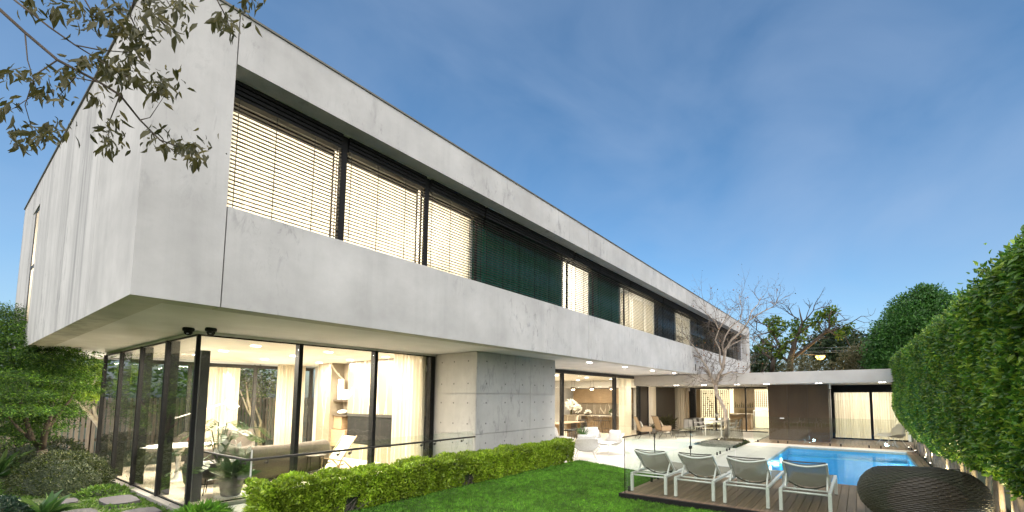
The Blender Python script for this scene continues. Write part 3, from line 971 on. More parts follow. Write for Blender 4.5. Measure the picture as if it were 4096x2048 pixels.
# marble fireplace wall, recessed shelf niche, marble pier
part('fireplace_wall', 'marble', (6.72, 7.12, 9.25, 12.62, 1.28, 2.779), (6.72, 7.12, 9.25, 12.62, 0, .42), (6.98, 7.12, 9.25, 12.62, .42, 1.28))
fp = part('fireplace', 'black', (6.73, 6.97, 10.0, 12.60, .425, 1.20), (6.722, 6.97, 9.3, 9.95, .425, 1.27))
MB().box(6.715, 6.728, 9.96, 12.61, 1.205, 1.275).build('fire_lintel', M['frame'], fp)
part('marble_pier', 'marble', (6.62, 7.12, 13.42, 14.2, 0, 2.779))
part('shelf_niche', 'marble_dark', (7.0, 7.12, 12.63, 13.41, 0, 2.779))
part('niche_shelf', 'darkwood', (6.70, 6.995, 12.64, 13.40, 1.62, 1.67), (6.70, 6.995, 12.64, 13.40, 1.18, 1.22))
part('niche_cupboard', 'oak', (6.68, 6.99, 12.64, 13.40, .30, .78), (6.74, 6.99, 12.95, 13.40, .80, 1.17))
part('niche_base', 'darkwood', (6.74, 6.99, 12.64, 13.40, 0, .298))
for y, h, r, l in ((13.25, .62, .085, 'tall pale cylinder vase on the upper niche shelf'), (12.95, .30, .10, 'short pale square vase on the upper niche shelf')):
    o = MB().lathe([(r * .9, 0), (r, .02), (r, h - .02), (r * .9, h), (r * .8, h - .03), (0, h - .05)], (0, 0, 0), 14).mesh('shelf_vase', M['white'], True)
    tag(place('shelf_vase', o, None, (6.84, y, 1.672)), l, 'vase')
o = MB().lathe([(.05, 0), (.13, .05), (.15, .09), (.10, .14), (0, .15)], (6.83, 13.05, 1.222), 14).build('shelf_bowl', M['white'], None, True)
tag(o, 'pale shell-like bowl on the lower niche shelf', 'bowl')
lamp('niche_led', 'AREA', (6.84, 13.2, 1.16), 3, size=.2, size_y=.1)
hang('curtain', 'full-height linen curtain beside the marble pier', 'x', 5.95, 6.75, 15.35, 0.01, 2.77, 9)
hang('curtain', 'pair of linen curtains gathered at the courtyard window behind the lamp', 'x', 4.1, 5.0, 15.38, 0.01, 2.60, 10)
hang('curtain', 'tall sheer curtain at the front glass beside the concrete wall', 'x', 5.95, 6.84, 9.22, 0.01, 2.77, 9, 'sheer', .05)
for x in (3.2, 4.6, 6.0):
    for y in (10.2, 11.9, 13.6):
        lamp('living_downlight', 'AREA', (x, y, 2.774), 88, size=.35)
        d = MB().lathe([(.07, 0), (.085, -.004), (.08, -.012), (.05, -.008), (0, -.006)], (x + .35, y, 2.78), 12).build('downlight', M['lamp_soft'], house)
for y in (9.8, 11.6, 13.8):
    lamp('wall_washer', 'SPOT', (6.35, y, 2.72), 90, size=.03, rot=(0, R_(-14), 0), spot=62)
for x in (4.7, 5.3):
    lamp('curtain_washer', 'SPOT', (x, 15.2, 2.7), 40, size=.03, rot=(R_(8), 0, 0), spot=60)

# --- board-marked concrete wall under the overhang
cw = 7.52
core = part('wall_core', 'form', (6.985, 10.0, cw + .03, 9.6, -.3, 2.826))
zs = [-.3, .88, 1.83, 2.826]
tie = MB().lathe([(.0, .004), (.017, .004), (.021, -.001)], (0, 0, 0), 8)
tm = tie.mesh('tie_hole', M['tie'])
for (a, b) in ((6.96, 8.90), (8.903, 10.02)):
    for z0, z1 in zip(zs, zs[1:]):
        pn = MB().box(a + .004, b - .004, cw, cw + .028, z0 + .005, z1 - .005).build('formed_panel', M['form'], house)
        nn = 3
        for i in range(nn):
            x = a + (b - a) * (i + .5) / nn * (1.0)
            for z in (z0 + .24, z1 - .22):
                if z > .2:
                    place('tie_hole', tm, pn, (x, cw - .001, z), (R_(90), 0, 0))
for z0, z1 in zip(zs, zs[1:]):
    pn = MB().box(6.96, 6.983, cw + .03, 9.00, z0 + .005, z1 - .005).build('formed_panel', M['form'], house)
    for y in (7.8, 8.3, 8.75):
        for z in (z0 + .24, z1 - .22):
            if z > .2:
                place('tie_hole', tm, pn, (6.959, y, z), (0, R_(-90), 0))

# --- kitchen and dining, glazed to the terrace
KY = 9.6
part('kitchen_floor', 'floor_in', (10.05, 23.0, KY + .02, 16.0, -.32, T - .004))
part('kitchen_ceiling', 'white', (10.05, 23.2, KY + .02, 16.0, 2.72, 2.826))
part('interior_wall', 'white', (10.05, 23.0, 15.85, 16.0, T, 2.72), (23.0, 23.2, KY + .1, 16.0, T, 2.72))
part('bulkhead', 'white', (22.2, 22.99, KY + .2, 15.84, 2.3, 2.719))
kf = [(10.04, 13.24), (13.34, 17.36), (17.54, 19.9)]
for a, b in kf:
    w = part('kitchen_window', 'frame', (b, b + (.10 if b < 14 else .18 if b < 18 else .10), KY - .02, KY + .12, T, 2.66), (a, b, KY, KY + .09, 2.66, 2.80), (a, b, KY, KY + .06, T, T + .05))
    MB().box(a + .005, b - .005, KY + .03, KY + .038, T + .052, 2.655).build('pane', M['glass'], w)
part('window_head', 'frame', (10.04, 20.0, KY - .012, KY - .002, 2.67, 2.80))
hang('curtain', 'bronze curtain stacked inside the kitchen door beside concrete wall', 'x', 12.2, 13.1, 9.85, T, 2.7, 9)
hang('curtain', 'sheer curtain inside the right kitchen pane near the wicker armchairs', 'x', 18.5, 19.8, 9.95, T, 2.7, 12, 'sheer')
for x in (12.5, 15.0, 17.5, 20.0):
    for y in (11.0, 13.2):
        lamp('kitchen_downlight', 'AREA', (x, y, 2.714), 62, size=.35)
        MB().lathe([(.07, 0), (.085, -.004), (.08, -.012), (.05, -.008), (0, -.006)], (x + .3, y + .4, 2.72), 10).build('downlight', M['lamp_soft'], house)
for y in (12.2, 13.2, 14.4):
    lamp('cabinet_washer', 'SPOT', (22.0, y, 2.26), 30, size=.02, rot=(0, R_(12), 0), spot=70)
# terrace soffit downlights (pairs)
dl = MB().lathe([(0.045, 0), (.05, -.003), (.047, -.012), (.03, -.008), (0, -.006)], (0, 0, 0), 10).mesh('downlight', M['lamp_soft'])
for x in (11.1, 13.5, 15.9, 18.3):
    for dx in (0, .13):
        place('downlight', dl, house, (x + dx, 7.05, 2.828))
    lamp('soffit_spot', 'SPOT', (x + .06, 7.05, 2.80), 200, (1.0, .93, .84), .05, spot=125, blend=.8)
part('wall_slot', 'charcoal', (18.86, 18.97, HY0 - .012, HY0 + .002, 2.93, 3.24))

# --- low wing across the end of the pool
WX = 19.4
part('wing_fascia', 'fascia', (WX, WX + .12, -1.7, 6.23, 2.31, 2.80), (WX, WX + .12, 6.232, 9.57, 2.31, 2.797))
part('wing_soffit', 'render', (WX + .122, 30.0, -1.7, 9.57, 2.315, 2.50))
part('wing_roof', 'zinc', (WX + .122, 30.0, -1.7, 6.2, 2.51, 2.76))
for y in (7.41, 6.06, 4.56, 3.32, 1.33, -.80):
    for dy in (0, .13):
        place('downlight', dl, house, (19.75, y + dy, 2.314))
    lamp('wing_spot', 'SPOT', (19.75, y, 2.29), 75, (1.0, .84, .60), .04, spot=110, blend=.8)
# left side of the covered patio: sliding doors, curtain and dark panel on the line of the kitchen glass
part('patio_door_frame', 'frame', (20.0, 20.10, KY - .06, KY + .1, T, 2.31), (21.05, 21.12, KY - .04, KY + .1, T, 2.31), (22.0, 22.14, KY - .05, KY + .1, T, 2.31))
part('patio_panel', 'darkwood', (20.11, 21.04, KY, KY + .05, T, 2.312))  # dark sheet standing for the shaded opening in the glazing
part('patio_panel', 'darkwood', (22.15, 25.06, KY - .02, KY + .05, T, 2.312))
hang('curtain', 'white outdoor curtain between the dark patio opening and panel', 'x', 21.14, 21.98, 9.52, T + .02, 2.30, 6, 'sheer')
hang('curtain', 'white outdoor curtain at the back corner of the covered patio', 'y', 8.72, 9.55, 24.95, T + .02, 2.30, 6, 'sheer')
# back glazing of the patio with the bar room behind
bx = 25.1
part('bar_floor', 'floor_in', (bx, 29.5, 3.7, 9.5, -.3, T - .003))
part('bar_wall', 'barwall', (28.2, 28.3, 3.7, 9.5, T, 2.3), (bx + .1, 28.2, 9.4, 9.55, T, 2.3), (bx + .1, 28.2, 3.62, 3.7, T, 2.3))
part('bar_ceiling', 'white', (bx + .1, 28.2, 3.7, 9.4, 2.28, 2.313))
for a, b in ((4.3, 5.40), (5.47, 7.08), (7.15, 8.30)):
    w = part('bar_window', 'frame', (bx - .02, bx + .09, b, b + .07, T, 2.28), (bx, bx + .07, a, b, 2.23, 2.30), (bx, bx + .07, a, b, T, T + .06))
    MB().box(bx + .03, bx + .038, a + .003, b - .003, T + .062, 2.228).build('pane', M['glass'], w)
part('bar_door_post', 'frame', (bx - .03, bx + .1, 8.36, 8.70, T, 2.312))
for y in (4.9, 6.2, 7.6):
    lamp('bar_downlight', 'AREA', (26.3, y, 2.272), 34, size=.3)
# bronze clad store block: three tall panels
blk = part('store_block', 'charcoal', (21.36, 25.0, 1.18, 3.58, T, 2.312))
for i in range(3):
    part('cladding_panel', 'bronze', (21.31, 21.355, 1.16 + i * .815, 1.16 + (i + 1) * .815 - .008, T, 2.308))
part('cladding_panel', 'bronze', (21.362, 25.05, 3.585, 3.62, T, 2.309))
# curtained room at the right end
cxr = 23.3
part('curtain_room_floor', 'floor_in', (cxr, 27, -1.7, 1.17, -.3, T - .003))
part('interior_wall', 'white', (27.0, 27.1, -1.7, 1.17, T, 2.31), (cxr + .1, 27, -1.8, -1.7, T, 2.31))
w = part('sliding_door', 'black', (cxr, cxr + .12, 1.04, 1.16, T, 2.312), (cxr, cxr + .1, -.47, -.36, T, 1.96), (cxr, cxr + .12, -1.7, 1.04, 1.96, 2.311), (cxr, cxr + .09, -.36, 1.04, T, T + .06), (cxr, cxr + .09, -1.7, -.47, T, T + .06))
MB().box(cxr + .04, cxr + .048, -.355, 1.035, T + .062, 1.958).box(cxr + .04, cxr + .048, -1.69, -.475, T + .062, 1.958).build('pane', M['glass'], w)
hang('curtain', 'wide sheer curtain glowing behind the sliding door at the pool end', 'y', -.40, 1.02, cxr + .25, T + .01, 1.98, 15, 'sheer', .04)
hang('curtain', 'sheer curtain behind the sliding door half hidden by the tall hedge', 'y', -1.68, -.44, cxr + .25, T + .01, 1.98, 13, 'sheer', .04)
lamp('curtain_room_light', 'AREA', (24.6, -.2, 2.25), 45, size=.8, size_y=2.2)
lamp('curtain_room_light', 'AREA', (25.8, -.2, 1.2), 36, size=1.2, size_y=2.0, rot=(0, R_(90), 0))  # unseen sideways panel facing the curtain, added to backlight it

# ================================================================== GLASS FENCES AND BALUSTRADE
FZ = 0.90


def glass_fence(name, label, axis, d, joints, z0, z1, tee=0.012, spig=True):
    loc = (joints[0], d, z0) if axis == 'x' else (d, joints[0], z0)
    t = thing(name, label, 'glass fence', loc)
    for a, b in zip(joints, joints[1:]):
        a, b = min(a, b) + .006, max(a, b) - .006
        bx_ = (a, b, d - tee / 2, d + tee / 2, z0 + .03, z1) if axis == 'x' else (d - tee / 2, d + tee / 2, a, b, z0 + .03, z1)
        p = MB().box(*bx_).build('glass_panel', M['fence_glass'], t)
        if spig:
            for u in (a + .18, b - .18):
                c = (u, d) if axis == 'x' else (d, u)
                MB().cbox(c[0] - .025, c[0] + .025, c[1] - .025, c[1] + .025, z0, z0 + .10, .006).build('spigot', M['frame'], t)
    return t


side_j = [7.89, 9.40, 10.62, 11.92, 13.5, 14.75, 16.0, 17.2, 18.40]
sf = glass_fence('glass_pool_fence', 'frameless glass pool fence running from deck corner past the loungers to the tree bed', 'x', 4.12, side_j, T, FZ)
for x in (11.92, 9.40):
    MB().box(x - .005, x + .005, 4.108, 4.132, T + .04, FZ).build('dark_joint', M['black'], sf)
h_ = MB().box(11.86, 11.98, 4.09, 4.15, .28, .36).build('gate_hinge', M['black'], sf)
MB().box(7.876, 7.886, 4.112, 4.128, T, FZ).build('corner_edge', M['black'], sf)
glass_fence('glass_pool_fence', 'frameless glass pool fence along the front edge of the timber deck', 'y', 7.895, [4.10, 1.91, -.29, -1.5], T, FZ, spig=False)
bf = glass_fence('glass_pool_fence', 'frameless glass pool fence behind the pool in front of the brown cladding', 'y', 19.78, [4.0, 2.82, .9, -.4, -1.7], T, FZ)
MB().box(19.75, 19.81, 2.74, 2.90, FZ - .07, FZ - .03).build('gate_latch', M['alu'], bf)

bal = thing('glass_balustrade', 'glass balustrade with dark handrail outside the lit living room', 'balustrade', (2.67, 7.58, -.1))
gj = [2.68, 4.75, 5.72, 6.94]
for a, b in ((2.68, 5.70), (5.712, 6.94)):
    MB().box(a, b, 7.575, 7.587, -.06, .97).build('glass_panel', M['fence_glass'], bal)
MB().box(2.664, 2.676, 7.60, 9.0, -.06, .97).build('glass_panel', M['fence_glass'], bal)
MB().box(2.665, 2.679, 7.576, 7.598, -.06, .97).build('corner_seam', M['alu'], bal)
MB().tube([(6.95, 7.515, .835), (2.63, 7.515, .835), (2.60, 7.545, .835), (2.60, 9.25, .835)], .019, 8).build('handrail', M['frame'], bal, True)
for x in (6.6, 5.87, 5.55, 4.1, 3.9, 2.86):
    MB().tube([(x, 7.515, .82), (x, 7.515, .765), (x, 7.56, .765), (x, 7.574, .765)], .008, 6).tube([(x, 7.562, .765), (x, 7.574, .765)], .024, 8).build('bracket', M['frame'], bal)
for y in (7.75, 8.9):
    MB().tube([(2.60, y, .82), (2.60, y, .765), (2.65, y, .765), (2.663, y, .765)], .008, 6).tube([(2.651, y, .765), (2.663, y, .765)], .024, 8).build('bracket', M['frame'], bal)

# ================================================================== SECURITY CAMERAS AND SENSORS
for (x, y), l in (((2.16, 8.76), 'black dome security camera under the overhang, left of the glass corner'), ((2.36, 8.50), 'black dome security camera under the overhang, right of the glass corner')):
    t_ = thing('security_camera', l, 'camera', (x, y, 2.828), 'dome cameras under the overhang')
    MB().lathe([(.065, 0), (.075, -.02), (.07, -.05), (.06, -.055), (0, -.055)], (x, y, 2.827), 14).build('base', M['black'], t_)
    MB().lathe([(.055, -.056), (.053, -.085), (.036, -.11), (0, -.118)], (x, y, 2.827), 14).build('dome', M['black'], t_, True)
    MB().lathe([(.014, 0), (.014, .012), (0, .012)], (x - .02, y - .05, 2.727), 8).build('lens', M['zinc'], t_)
for (x, y), l in (((21.22, 1.08), 'white wall sensor between brown cladding and curtained room'), ((24.9, 8.62), 'white wall sensor above the bar room doors')):
    t_ = thing('motion_sensor', l, 'sensor', (x, y, 2.2))
    MB().cbox(x - .04, x + .04, y - .04, y + .04, 2.10, 2.26, .01).build('body', M['white'], t_)
    MB().box(x - .02, x + .02, y - .02, y + .02, 2.26, 2.312).build('arm', M['white'], t_)

# ================================================================== SUN LOUNGERS
def make_lounger():
    r = thing('sun_lounger', '', 'sun lounger', (0, 0, 0), 'loungers in a row on the deck')
    for x in (.025, 1.905):
        for y in (-.37, .37):
            l = MB().cbox(x - .028, x + .028, y - .028, y + .028, .012, .345, .004).build('leg', M['alu'], r)
            MB().box(x - .024, x + .024, y - .024, y + .024, 0, .012).build('foot', M['piping'], l)
    for y in (-.37, .37):
        MB().cbox(.0, 1.935, y - .026, y + .026, .346, .385, .005).build('side_rail', M['alu'], r)
    MB().tube([(.05, -.343, .335), (.05, .343, .335)], .017, 8).build('cross_bar', M['alu'], r, True)
    MB().tube([(.22, -.343, .362), (.22, .343, .362)], .015, 8).build('cross_bar', M['alu'], r, True)
    MB().tube([(1.9, -.343, .368), (1.9, .343, .368)], .017, 8).build('cross_bar', M['alu'], r, True)
    MB().tube([(1.3, -.343, .34), (1.3, .343, .34)], .014, 8).build('cross_bar', M['alu'], r, True)
    # seat sling
    MB().grid(lambda u, v: (.66 + 1.235 * u, -.34 + .68 * v, .392 - .022 * math.sin(math.pi * v)), 8, 8).build('seat_sling', M['sling'], r, True)
    # backrest: frame rails, sagging sling, curved top bar, struts
    b0, b1 = Vector((.62, 0, .40)), Vector((.10, 0, .835))
    for y in (-.335, .335):
        s = MB().bar((b0.x, y, b0.z), (b1.x, y, b1.z), .034, .03).build('back_rail', M['alu'], r)
        sgn = 1 if y > 0 else -1
        m_ = b0.lerp(b1, .42)
        MB().bar((m_.x, y - sgn * .012, m_.z), (.235, y - sgn * .012, .372), .026, .02).build('strut', M['alu'], r)
    nrm = (b1 - b0).cross(Vector((0, 1, 0))).normalized()
    if nrm.x > 0:
        nrm = -nrm

    def back(u, v):
        p = b0.lerp(b1, .02 + .98 * u)
        q = p + nrm * (.036 * math.sin(math.pi * v) * (0.85 + .25 * u) - .012)
        return (q.x, -.325 + .65 * v, q.z - (.05 * math.sin(math.pi * v) if u < .01 else 0))
    MB().grid(back, 10, 10).build('back_sling', M['sling'], r, True)
    pts = [b1 + nrm * (.03 * math.sin(math.pi * k / 10)) + Vector((0, -.325 + .065 * k, -.012 - .03 * math.sin(math.pi * k / 10))) for k in range(11)]
    MB().tube(pts, .017, 8).build('top_bar', M['alu'], r, True)
    pts = [b1 + nrm * (.012 * math.sin(math.pi * k / 10) - .012) + Vector((0, -.325 + .065 * k, .006)) for k in range(11)]
    MB().tube(pts, .012, 6).build('sling_hem', M['sling_edge'], r, True)
    pts = [b0 + nrm * (.06 * math.sin(math.pi * k / 10) - .012) + Vector((0, -.325 + .065 * k, .0 - .052 * math.sin(math.pi * k / 10))) for k in range(11)]
    MB().tube(pts, .014, 6).build('sling_hem', M['sling_edge'], r, True)
    return r


lou = make_lounger()
ll = ['mesh-backed sun lounger at the left end of the row, nearest the lawn', 'second mesh-backed sun lounger from the lawn, between two others on the deck',
      'third mesh-backed sun lounger from the lawn, in front of the pool corner', 'mesh-backed sun lounger at the right end of the row, beside the wicker daybed']
for i, (y, dx) in enumerate(((3.70, 0), (2.75, .0), (1.80, .0), (.85, .0))):
    o = lou if i == 0 else copy_tree(lou)
    o.location = (8.09 + dx, y, T)
    o.rotation_euler = (0, 0, R_((.4, -.6, .3, 0)[i]))
    o['label'] = ll[i]

# ================================================================== WICKER DAYBED
dbc = Vector((8.62, -.74, T))
db = thing('wicker_daybed', 'round dark wicker daybed with grey cushions beside the hedge', 'daybed', dbc)
PROF = [(.45, .0), (.58, .04), (.72, .13), (.82, .26), (.86, .41), (.855, .54), (.81, .67), (.73, .78), (.64, .855), (.56, .89), (.50, .895), (.47, .87), (.47, .76)]


def prof(t):
    k = t * (len(PROF) - 1)
    i = min(int(k), len(PROF) - 2)
    f = k - i
    return PROF[i][0] * (1 - f) + PROF[i + 1][0] * f, PROF[i][1] * (1 - f) + PROF[i + 1][1] * f


def dshell(u, v):
    a = 2 * math.pi * u
    r, z = prof(v)
    front = max(0.0, (math.cos(a) - .2) / .8) ** 0.8
    z *= 1 + ((.90 + .12 * max(0.0, -math.cos(a)) - .34 * front) - 1) * min(1, z / .3)
    iu, iv = round(u * 210), round(v * 120)
    row = iv // 2
    wv = .0095 * (1 if iv % 2 else -.7) * (1 if (iu // 3 + row) % 2 else .25)
    r = r + wv
    return (dbc.x + r * math.cos(a), dbc.y + r * math.sin(a) * .98, dbc.z + z)


MB().grid(dshell, 210, 120, True).build('woven_shell', M['wicker'], db, False)
MB().lathe([(0, .0), (.60, .0), (.62, .06), (.60, .14), (.55, .16), (0, .165)], (dbc.x + .02, dbc.y, dbc.z + .30), 28).build('seat_cushion', M['cushion'], db, True)


def cushion(name, c, w, h, d, yaw, tilt, mat, pip, label, group):
    t = thing(name, label, 'cushion', c, group)
    e = 2.6

    def top(sg):
        def fn(u, v):
            a, b = 2 * u - 1, 2 * v - 1
            k = max(0, (1 - abs(a) ** e) * (1 - abs(b) ** e)) ** .5
            p = Vector((a * w / 2 * (1 - .06 * b * b), sg * d / 2 * k, b * h / 2 * (1 - .06 * a * a)))
            p = Matrix.Rotation(yaw, 3, 'Z') @ (Matrix.Rotation(tilt, 3, 'X') @ p)
            return tuple(Vector(c) + p)
        return fn
    MB().grid(top(1), 12, 12).grid(top(-1), 12, 12).build('cover', mat, t, True)
    ring = []
    for k in range(41):
        q = k / 40 * 4
        s, f = int(q) % 4, q - int(q)
        a, b = ((2 * f - 1, -1), (1, 2 * f - 1), (1 - 2 * f, 1), (-1, 1 - 2 * f))[s]
        p = Vector((a * w / 2 * (1 - .06 * b * b), 0, b * h / 2 * (1 - .06 * a * a)))
        p = Matrix.Rotation(yaw, 3, 'Z') @ (Matrix.Rotation(tilt, 3, 'X') @ p)
        ring.append(Vector(c) + p)
    MB().tube(ring, .008, 5).build('piping', pip, t, True)
    return t


cushion('cushion', (8.95, -.84, T + .60), .50, .42, .16, R_(115), R_(-8), M['cushion'], M['piping'], 'grey piped cushion behind the wicker daybed rim, nearer the pool', 'cushions on the wicker daybed')
cushion('cushion', (8.86, -1.12, T + .60), .50, .42, .16, R_(140), R_(-8), M['cushion'], M['piping'], 'grey piped cushion behind the wicker daybed rim, nearer the hedge', 'cushions on the wicker daybed')

# ================================================================== WHITE ARMCHAIRS BY THE BOX HEDGE
def shell_chair(name, label, cat, loc, rz, mat, leg_mat, group=None, w=.78, seat=.36, back=.80, depth=.74, cush=None, arm=.52):
    r = thing(name, label, cat, (0, 0, 0), group)

    def shell(u, v):
        s = 2 * u - 1                                   # across
        if v < .5:                                      # seat, from the front edge back
            f = v / .5
            x = depth * .5 - depth * f * .92
            z = seat + .03 - .07 * f
        else:
            f = (v - .5) / .5
            x = -depth * .42 - .20 * f
            z = seat - .04 + (back - seat + .04) * f
        wing = abs(s) ** 2.4
        ww = w * (.94 if v < .5 else .94 - .16 * ((v - .5) / .5) ** 2)
        rise = (arm - seat) * wing * max(0, math.sin(math.pi * min(1, v * 1.15)))
        return (x + .12 * wing * (1 if v > .5 else 0) * math.sin(math.pi * (v - .5) / .5 if v > .5 else 0), s * ww / 2, z + rise)
    MB().grid(shell, 14, 16).build('shell', mat, r, True)
    pts = [shell(0, k / 16) for k in range(17)] + [shell(k / 14, 1) for k in range(1, 15)] + [shell(1, 1 - k / 16) for k in range(1, 17)]
    MB().tube(pts, .012, 5).build('rim', mat, r, True)
    for sx in (1, -1):
        for sy in (1, -1):
            MB().tube([(sx * depth * .26 - .03, sy * w * .26, seat - .02), (sx * depth * .46 - .03, sy * w * .42, 0)], .010, 6).build('leg', leg_mat, r)
    MB().tube([(-depth * .29, -w * .26, seat - .03), (-depth * .29, w * .26, seat - .03)], .009, 6).build('stretcher', leg_mat, r)
    if cush:
        for nm, cx, cz, hx, hz, ty in (('seat_cushion', .02, seat + .06, depth * .36, .055, 0), ('back_cushion', -depth * .40, seat + .27, .06, .22, R_(-14))):
            def cu(sg):
                def fn(u, v):
                    a, b = 2 * u - 1, 2 * v - 1
                    k = max(0, (1 - abs(a) ** 4) * (1 - abs(b) ** 4)) ** .4
                    if hz < .1:
                        p = Vector((a * hx, b * w * .34, sg * hz * k))
                    else:
                        p = Vector((sg * hx * k, b * w * .34, a * hz))
                    p = Matrix.Rotation(ty, 3, 'Y') @ p
                    return (p.x + cx, p.y, p.z + cz)
                return fn
            MB().grid(cu(1), 8, 8).grid(cu(-1), 8, 8).build(nm, cush, r, True)
    r.location = loc
    r.rotation_euler = (0, 0, rz)
    return r


ga = 'white armchairs on the terrace'
shell_chair('outdoor_armchair', 'white woven armchair with its back to the camera beside the box hedge end', 'armchair', (11.35, 7.32, T), R_(38), M['white_chair'], M['alu'], ga, cush=M['white_chair'], w=.80, seat=.32, back=.68, arm=.46)
shell_chair('outdoor_armchair', 'white woven armchair turned sideways, second from the box hedge', 'armchair', (12.75, 7.30, T), R_(165), M['white_chair'], M['alu'], ga, cush=M['white_chair'], w=.78, seat=.32, back=.70, arm=.46)
shell_chair('outdoor_armchair', 'white woven armchair facing us across the low table', 'armchair', (13.6, 8.5, T), R_(215), M['white_chair'], M['alu'], ga, cush=M['white_chair'], seat=.32, back=.68, arm=.46)
shell_chair('outdoor_armchair', 'white woven armchair half hidden between concrete wall and box hedge', 'armchair', (12.75, 9.15, T), R_(-60), M['white_chair'], M['alu'], ga, cush=M['white_chair'])
shell_chair('lounge_chair', 'pale low lounge chair by the hedge in front of the glowing curtain', 'lounge chair', (21.0, -.95, T), R_(118), M['cream'], M['cream'], None, w=.86, seat=.36, back=.86, depth=.8)

t_ = thing('low_table', 'white round low table among the white armchairs', 'table', (12.95, 8.35, T))
MB().lathe([(.0, .36), (.38, .36), (.40, .375), (.40, .39), (.38, .40), (0, .40)], (12.95, 8.35, T), 24).build('tabletop', M['white'], t_, True)
for k in range(3):
    a = k * 2.09
    MB().tube([(12.95 + .2 * math.cos(a), 8.35 + .2 * math.sin(a), T + .36), (12.95 + .3 * math.cos(a), 8.35 + .3 * math.sin(a), T)], .012, 6).build('leg', M['alu'], t_)
t_ = thing('potted_plant', 'small spiky plant in a grey pot on the low table', 'potted plant', (12.85, 8.4, T + .40))
MB().lathe([(.07, 0), (.085, .02), (.10, .19), (.105, .2), (.09, .2), (.08, .17), (0, .17)], (12.85, 8.4, T + .40), 16).build('pot', M['pot_grey'], t_, True)
for k in range(22):
    a, e = rng.uniform(0, 6.28), rng.uniform(.35, 1.3)
    p0 = np.array([[12.85, 8.4, T + .56]])
    d = np.array([[math.cos(a) * math.cos(e), math.sin(a) * math.cos(e), math.sin(e)]])
    leaves('leaf', M['strap'], t_, p0, d, np.array([rng.uniform(.24, .42)]), .1, .02, six=True, kind=None)

# ================================================================== HIGH-BACK CORD ARMCHAIRS WITH FOOTSTOOLS
def cord_chair(label, loc, rz):
    r = thing('cord_armchair', label, 'armchair', (0, 0, 0), 'high-back cord armchairs by the patio')
    for s in (-1, 1):
        MB().tube([(.36, s * .33, 0), (.30, s * .33, .36), (-.18, s * .33, .33), (-.46, s * .31, 1.02)], .013, 6).build('side_frame', M['steel'], r, True)
        MB().tube([(-.40, s * .30, 0), (-.18, s * .33, .33)], .013, 6).build('rear_leg', M['steel'], r, True)
        MB().grid(lambda u, v, s=s: (.24 - .52 * u, s * (.34 + .03 * v), .34 + .24 * v * (1 - .1 * u)), 6, 3).build('arm_panel', M['rattan'], r, True)
        MB().tube([(.26, s * .36, .34), (.24, s * .37, .58), (-.30, s * .37, .57)], .011, 6).build('arm_frame', M['steel'], r, True)
    MB().grid(lambda u, v: (.30 - .50 * u, -.33 + .66 * v, .37 - .04 * u - .02 * math.sin(math.pi * v)), 6, 6).build('seat_webbing', M['rattan'], r, True)
    MB().grid(lambda u, v: (-.20 - .27 * u, (-.32 + .64 * v) * (1 + .05 * u), .36 + .66 * u), 8, 6).build('back_webbing', M['rattan'], r, True)
    MB().tube([(-.47, -.36, 1.03), (-.47, .36, 1.03)], .014, 6).build('headrail', M['steel'], r, True)
    MB().grid(lambda u, v: (.27 - .44 * u, -.29 + .58 * v, .385 + .07 * math.sin(math.pi * u) ** .4 * math.sin(math.pi * v) ** .4), 8, 8).build('seat_cushion', M['cream'], r, True)
    MB().grid(lambda u, v: (-.16 - .13 * u + .10 * math.sin(math.pi * u) ** .4 * math.sin(math.pi * v) ** .4, -.28 + .56 * v, .43 + .40 * u), 8, 8).build('back_cushion', M['cream'], r, True)
    r.location = loc
    r.rotation_euler = (0, 0, rz)


def cord_stool(label, loc, rz):
    r = thing('cord_footstool', label, 'footstool', (0, 0, 0), 'cord footstools by the patio')
    MB().grid(lambda u, v: (.36 - .72 * u, -.27 + .54 * v, .36 - .30 * max(0, .35 - u) ** 1.6 - .05 * math.sin(math.pi * u)), 10, 6).build('seat_webbing', M['cream'], r, True)
    for s in (-1, 1):
        MB().tube([(.42, s * .27, 0), (.30, s * .275, .27), (.12, s * .275, .345), (-.36, s * .275, .355), (-.42, s * .27, 0)], .011, 6).build('side_frame', M['steel'], r, True)
    MB().tube([(-.36, -.27, .35), (-.36, .27, .35)], .011, 6).build('cross_bar', M['steel'], r, True)
    r.location = loc
    r.rotation_euler = (0, 0, rz)


cord_chair('tan cord high-back armchair nearest the kitchen glass', (18.55, 8.62, T), R_(-48))
cord_chair('tan cord high-back armchair in front of the dark patio panel', (19.55, 8.10, T), R_(-38))
cord_stool('cord footstool in front of the armchair nearest the kitchen', (18.9, 7.72, T), R_(-48))
cord_stool('cord footstool nearer the sideboard and outdoor table', (20.35, 7.45, T), R_(-38))

# sideboard under the corner of the patio
t_ = thing('outdoor_sideboard', 'dark and white sideboard standing at the patio corner', 'sideboard', (23.2, 8.2, T))
MB().cbox(22.9, 24.9, 7.75, 8.28, T + .16, T + .74, .01).build('carcass', M['charcoal'], t_)
for k in range(2):
    MB().box(22.88, 22.897, 7.77 + k * .255, 8.0 + k * .255, T + .18, T + .72).build('door', M['white'], t_)
for x, y in ((23.0, 7.85), (23.0, 8.18), (24.8, 7.85), (24.8, 8.18)):
    MB().tube([(x, y, T), (x, y, T + .16)], .015, 6).build('leg', M['frame'], t_)
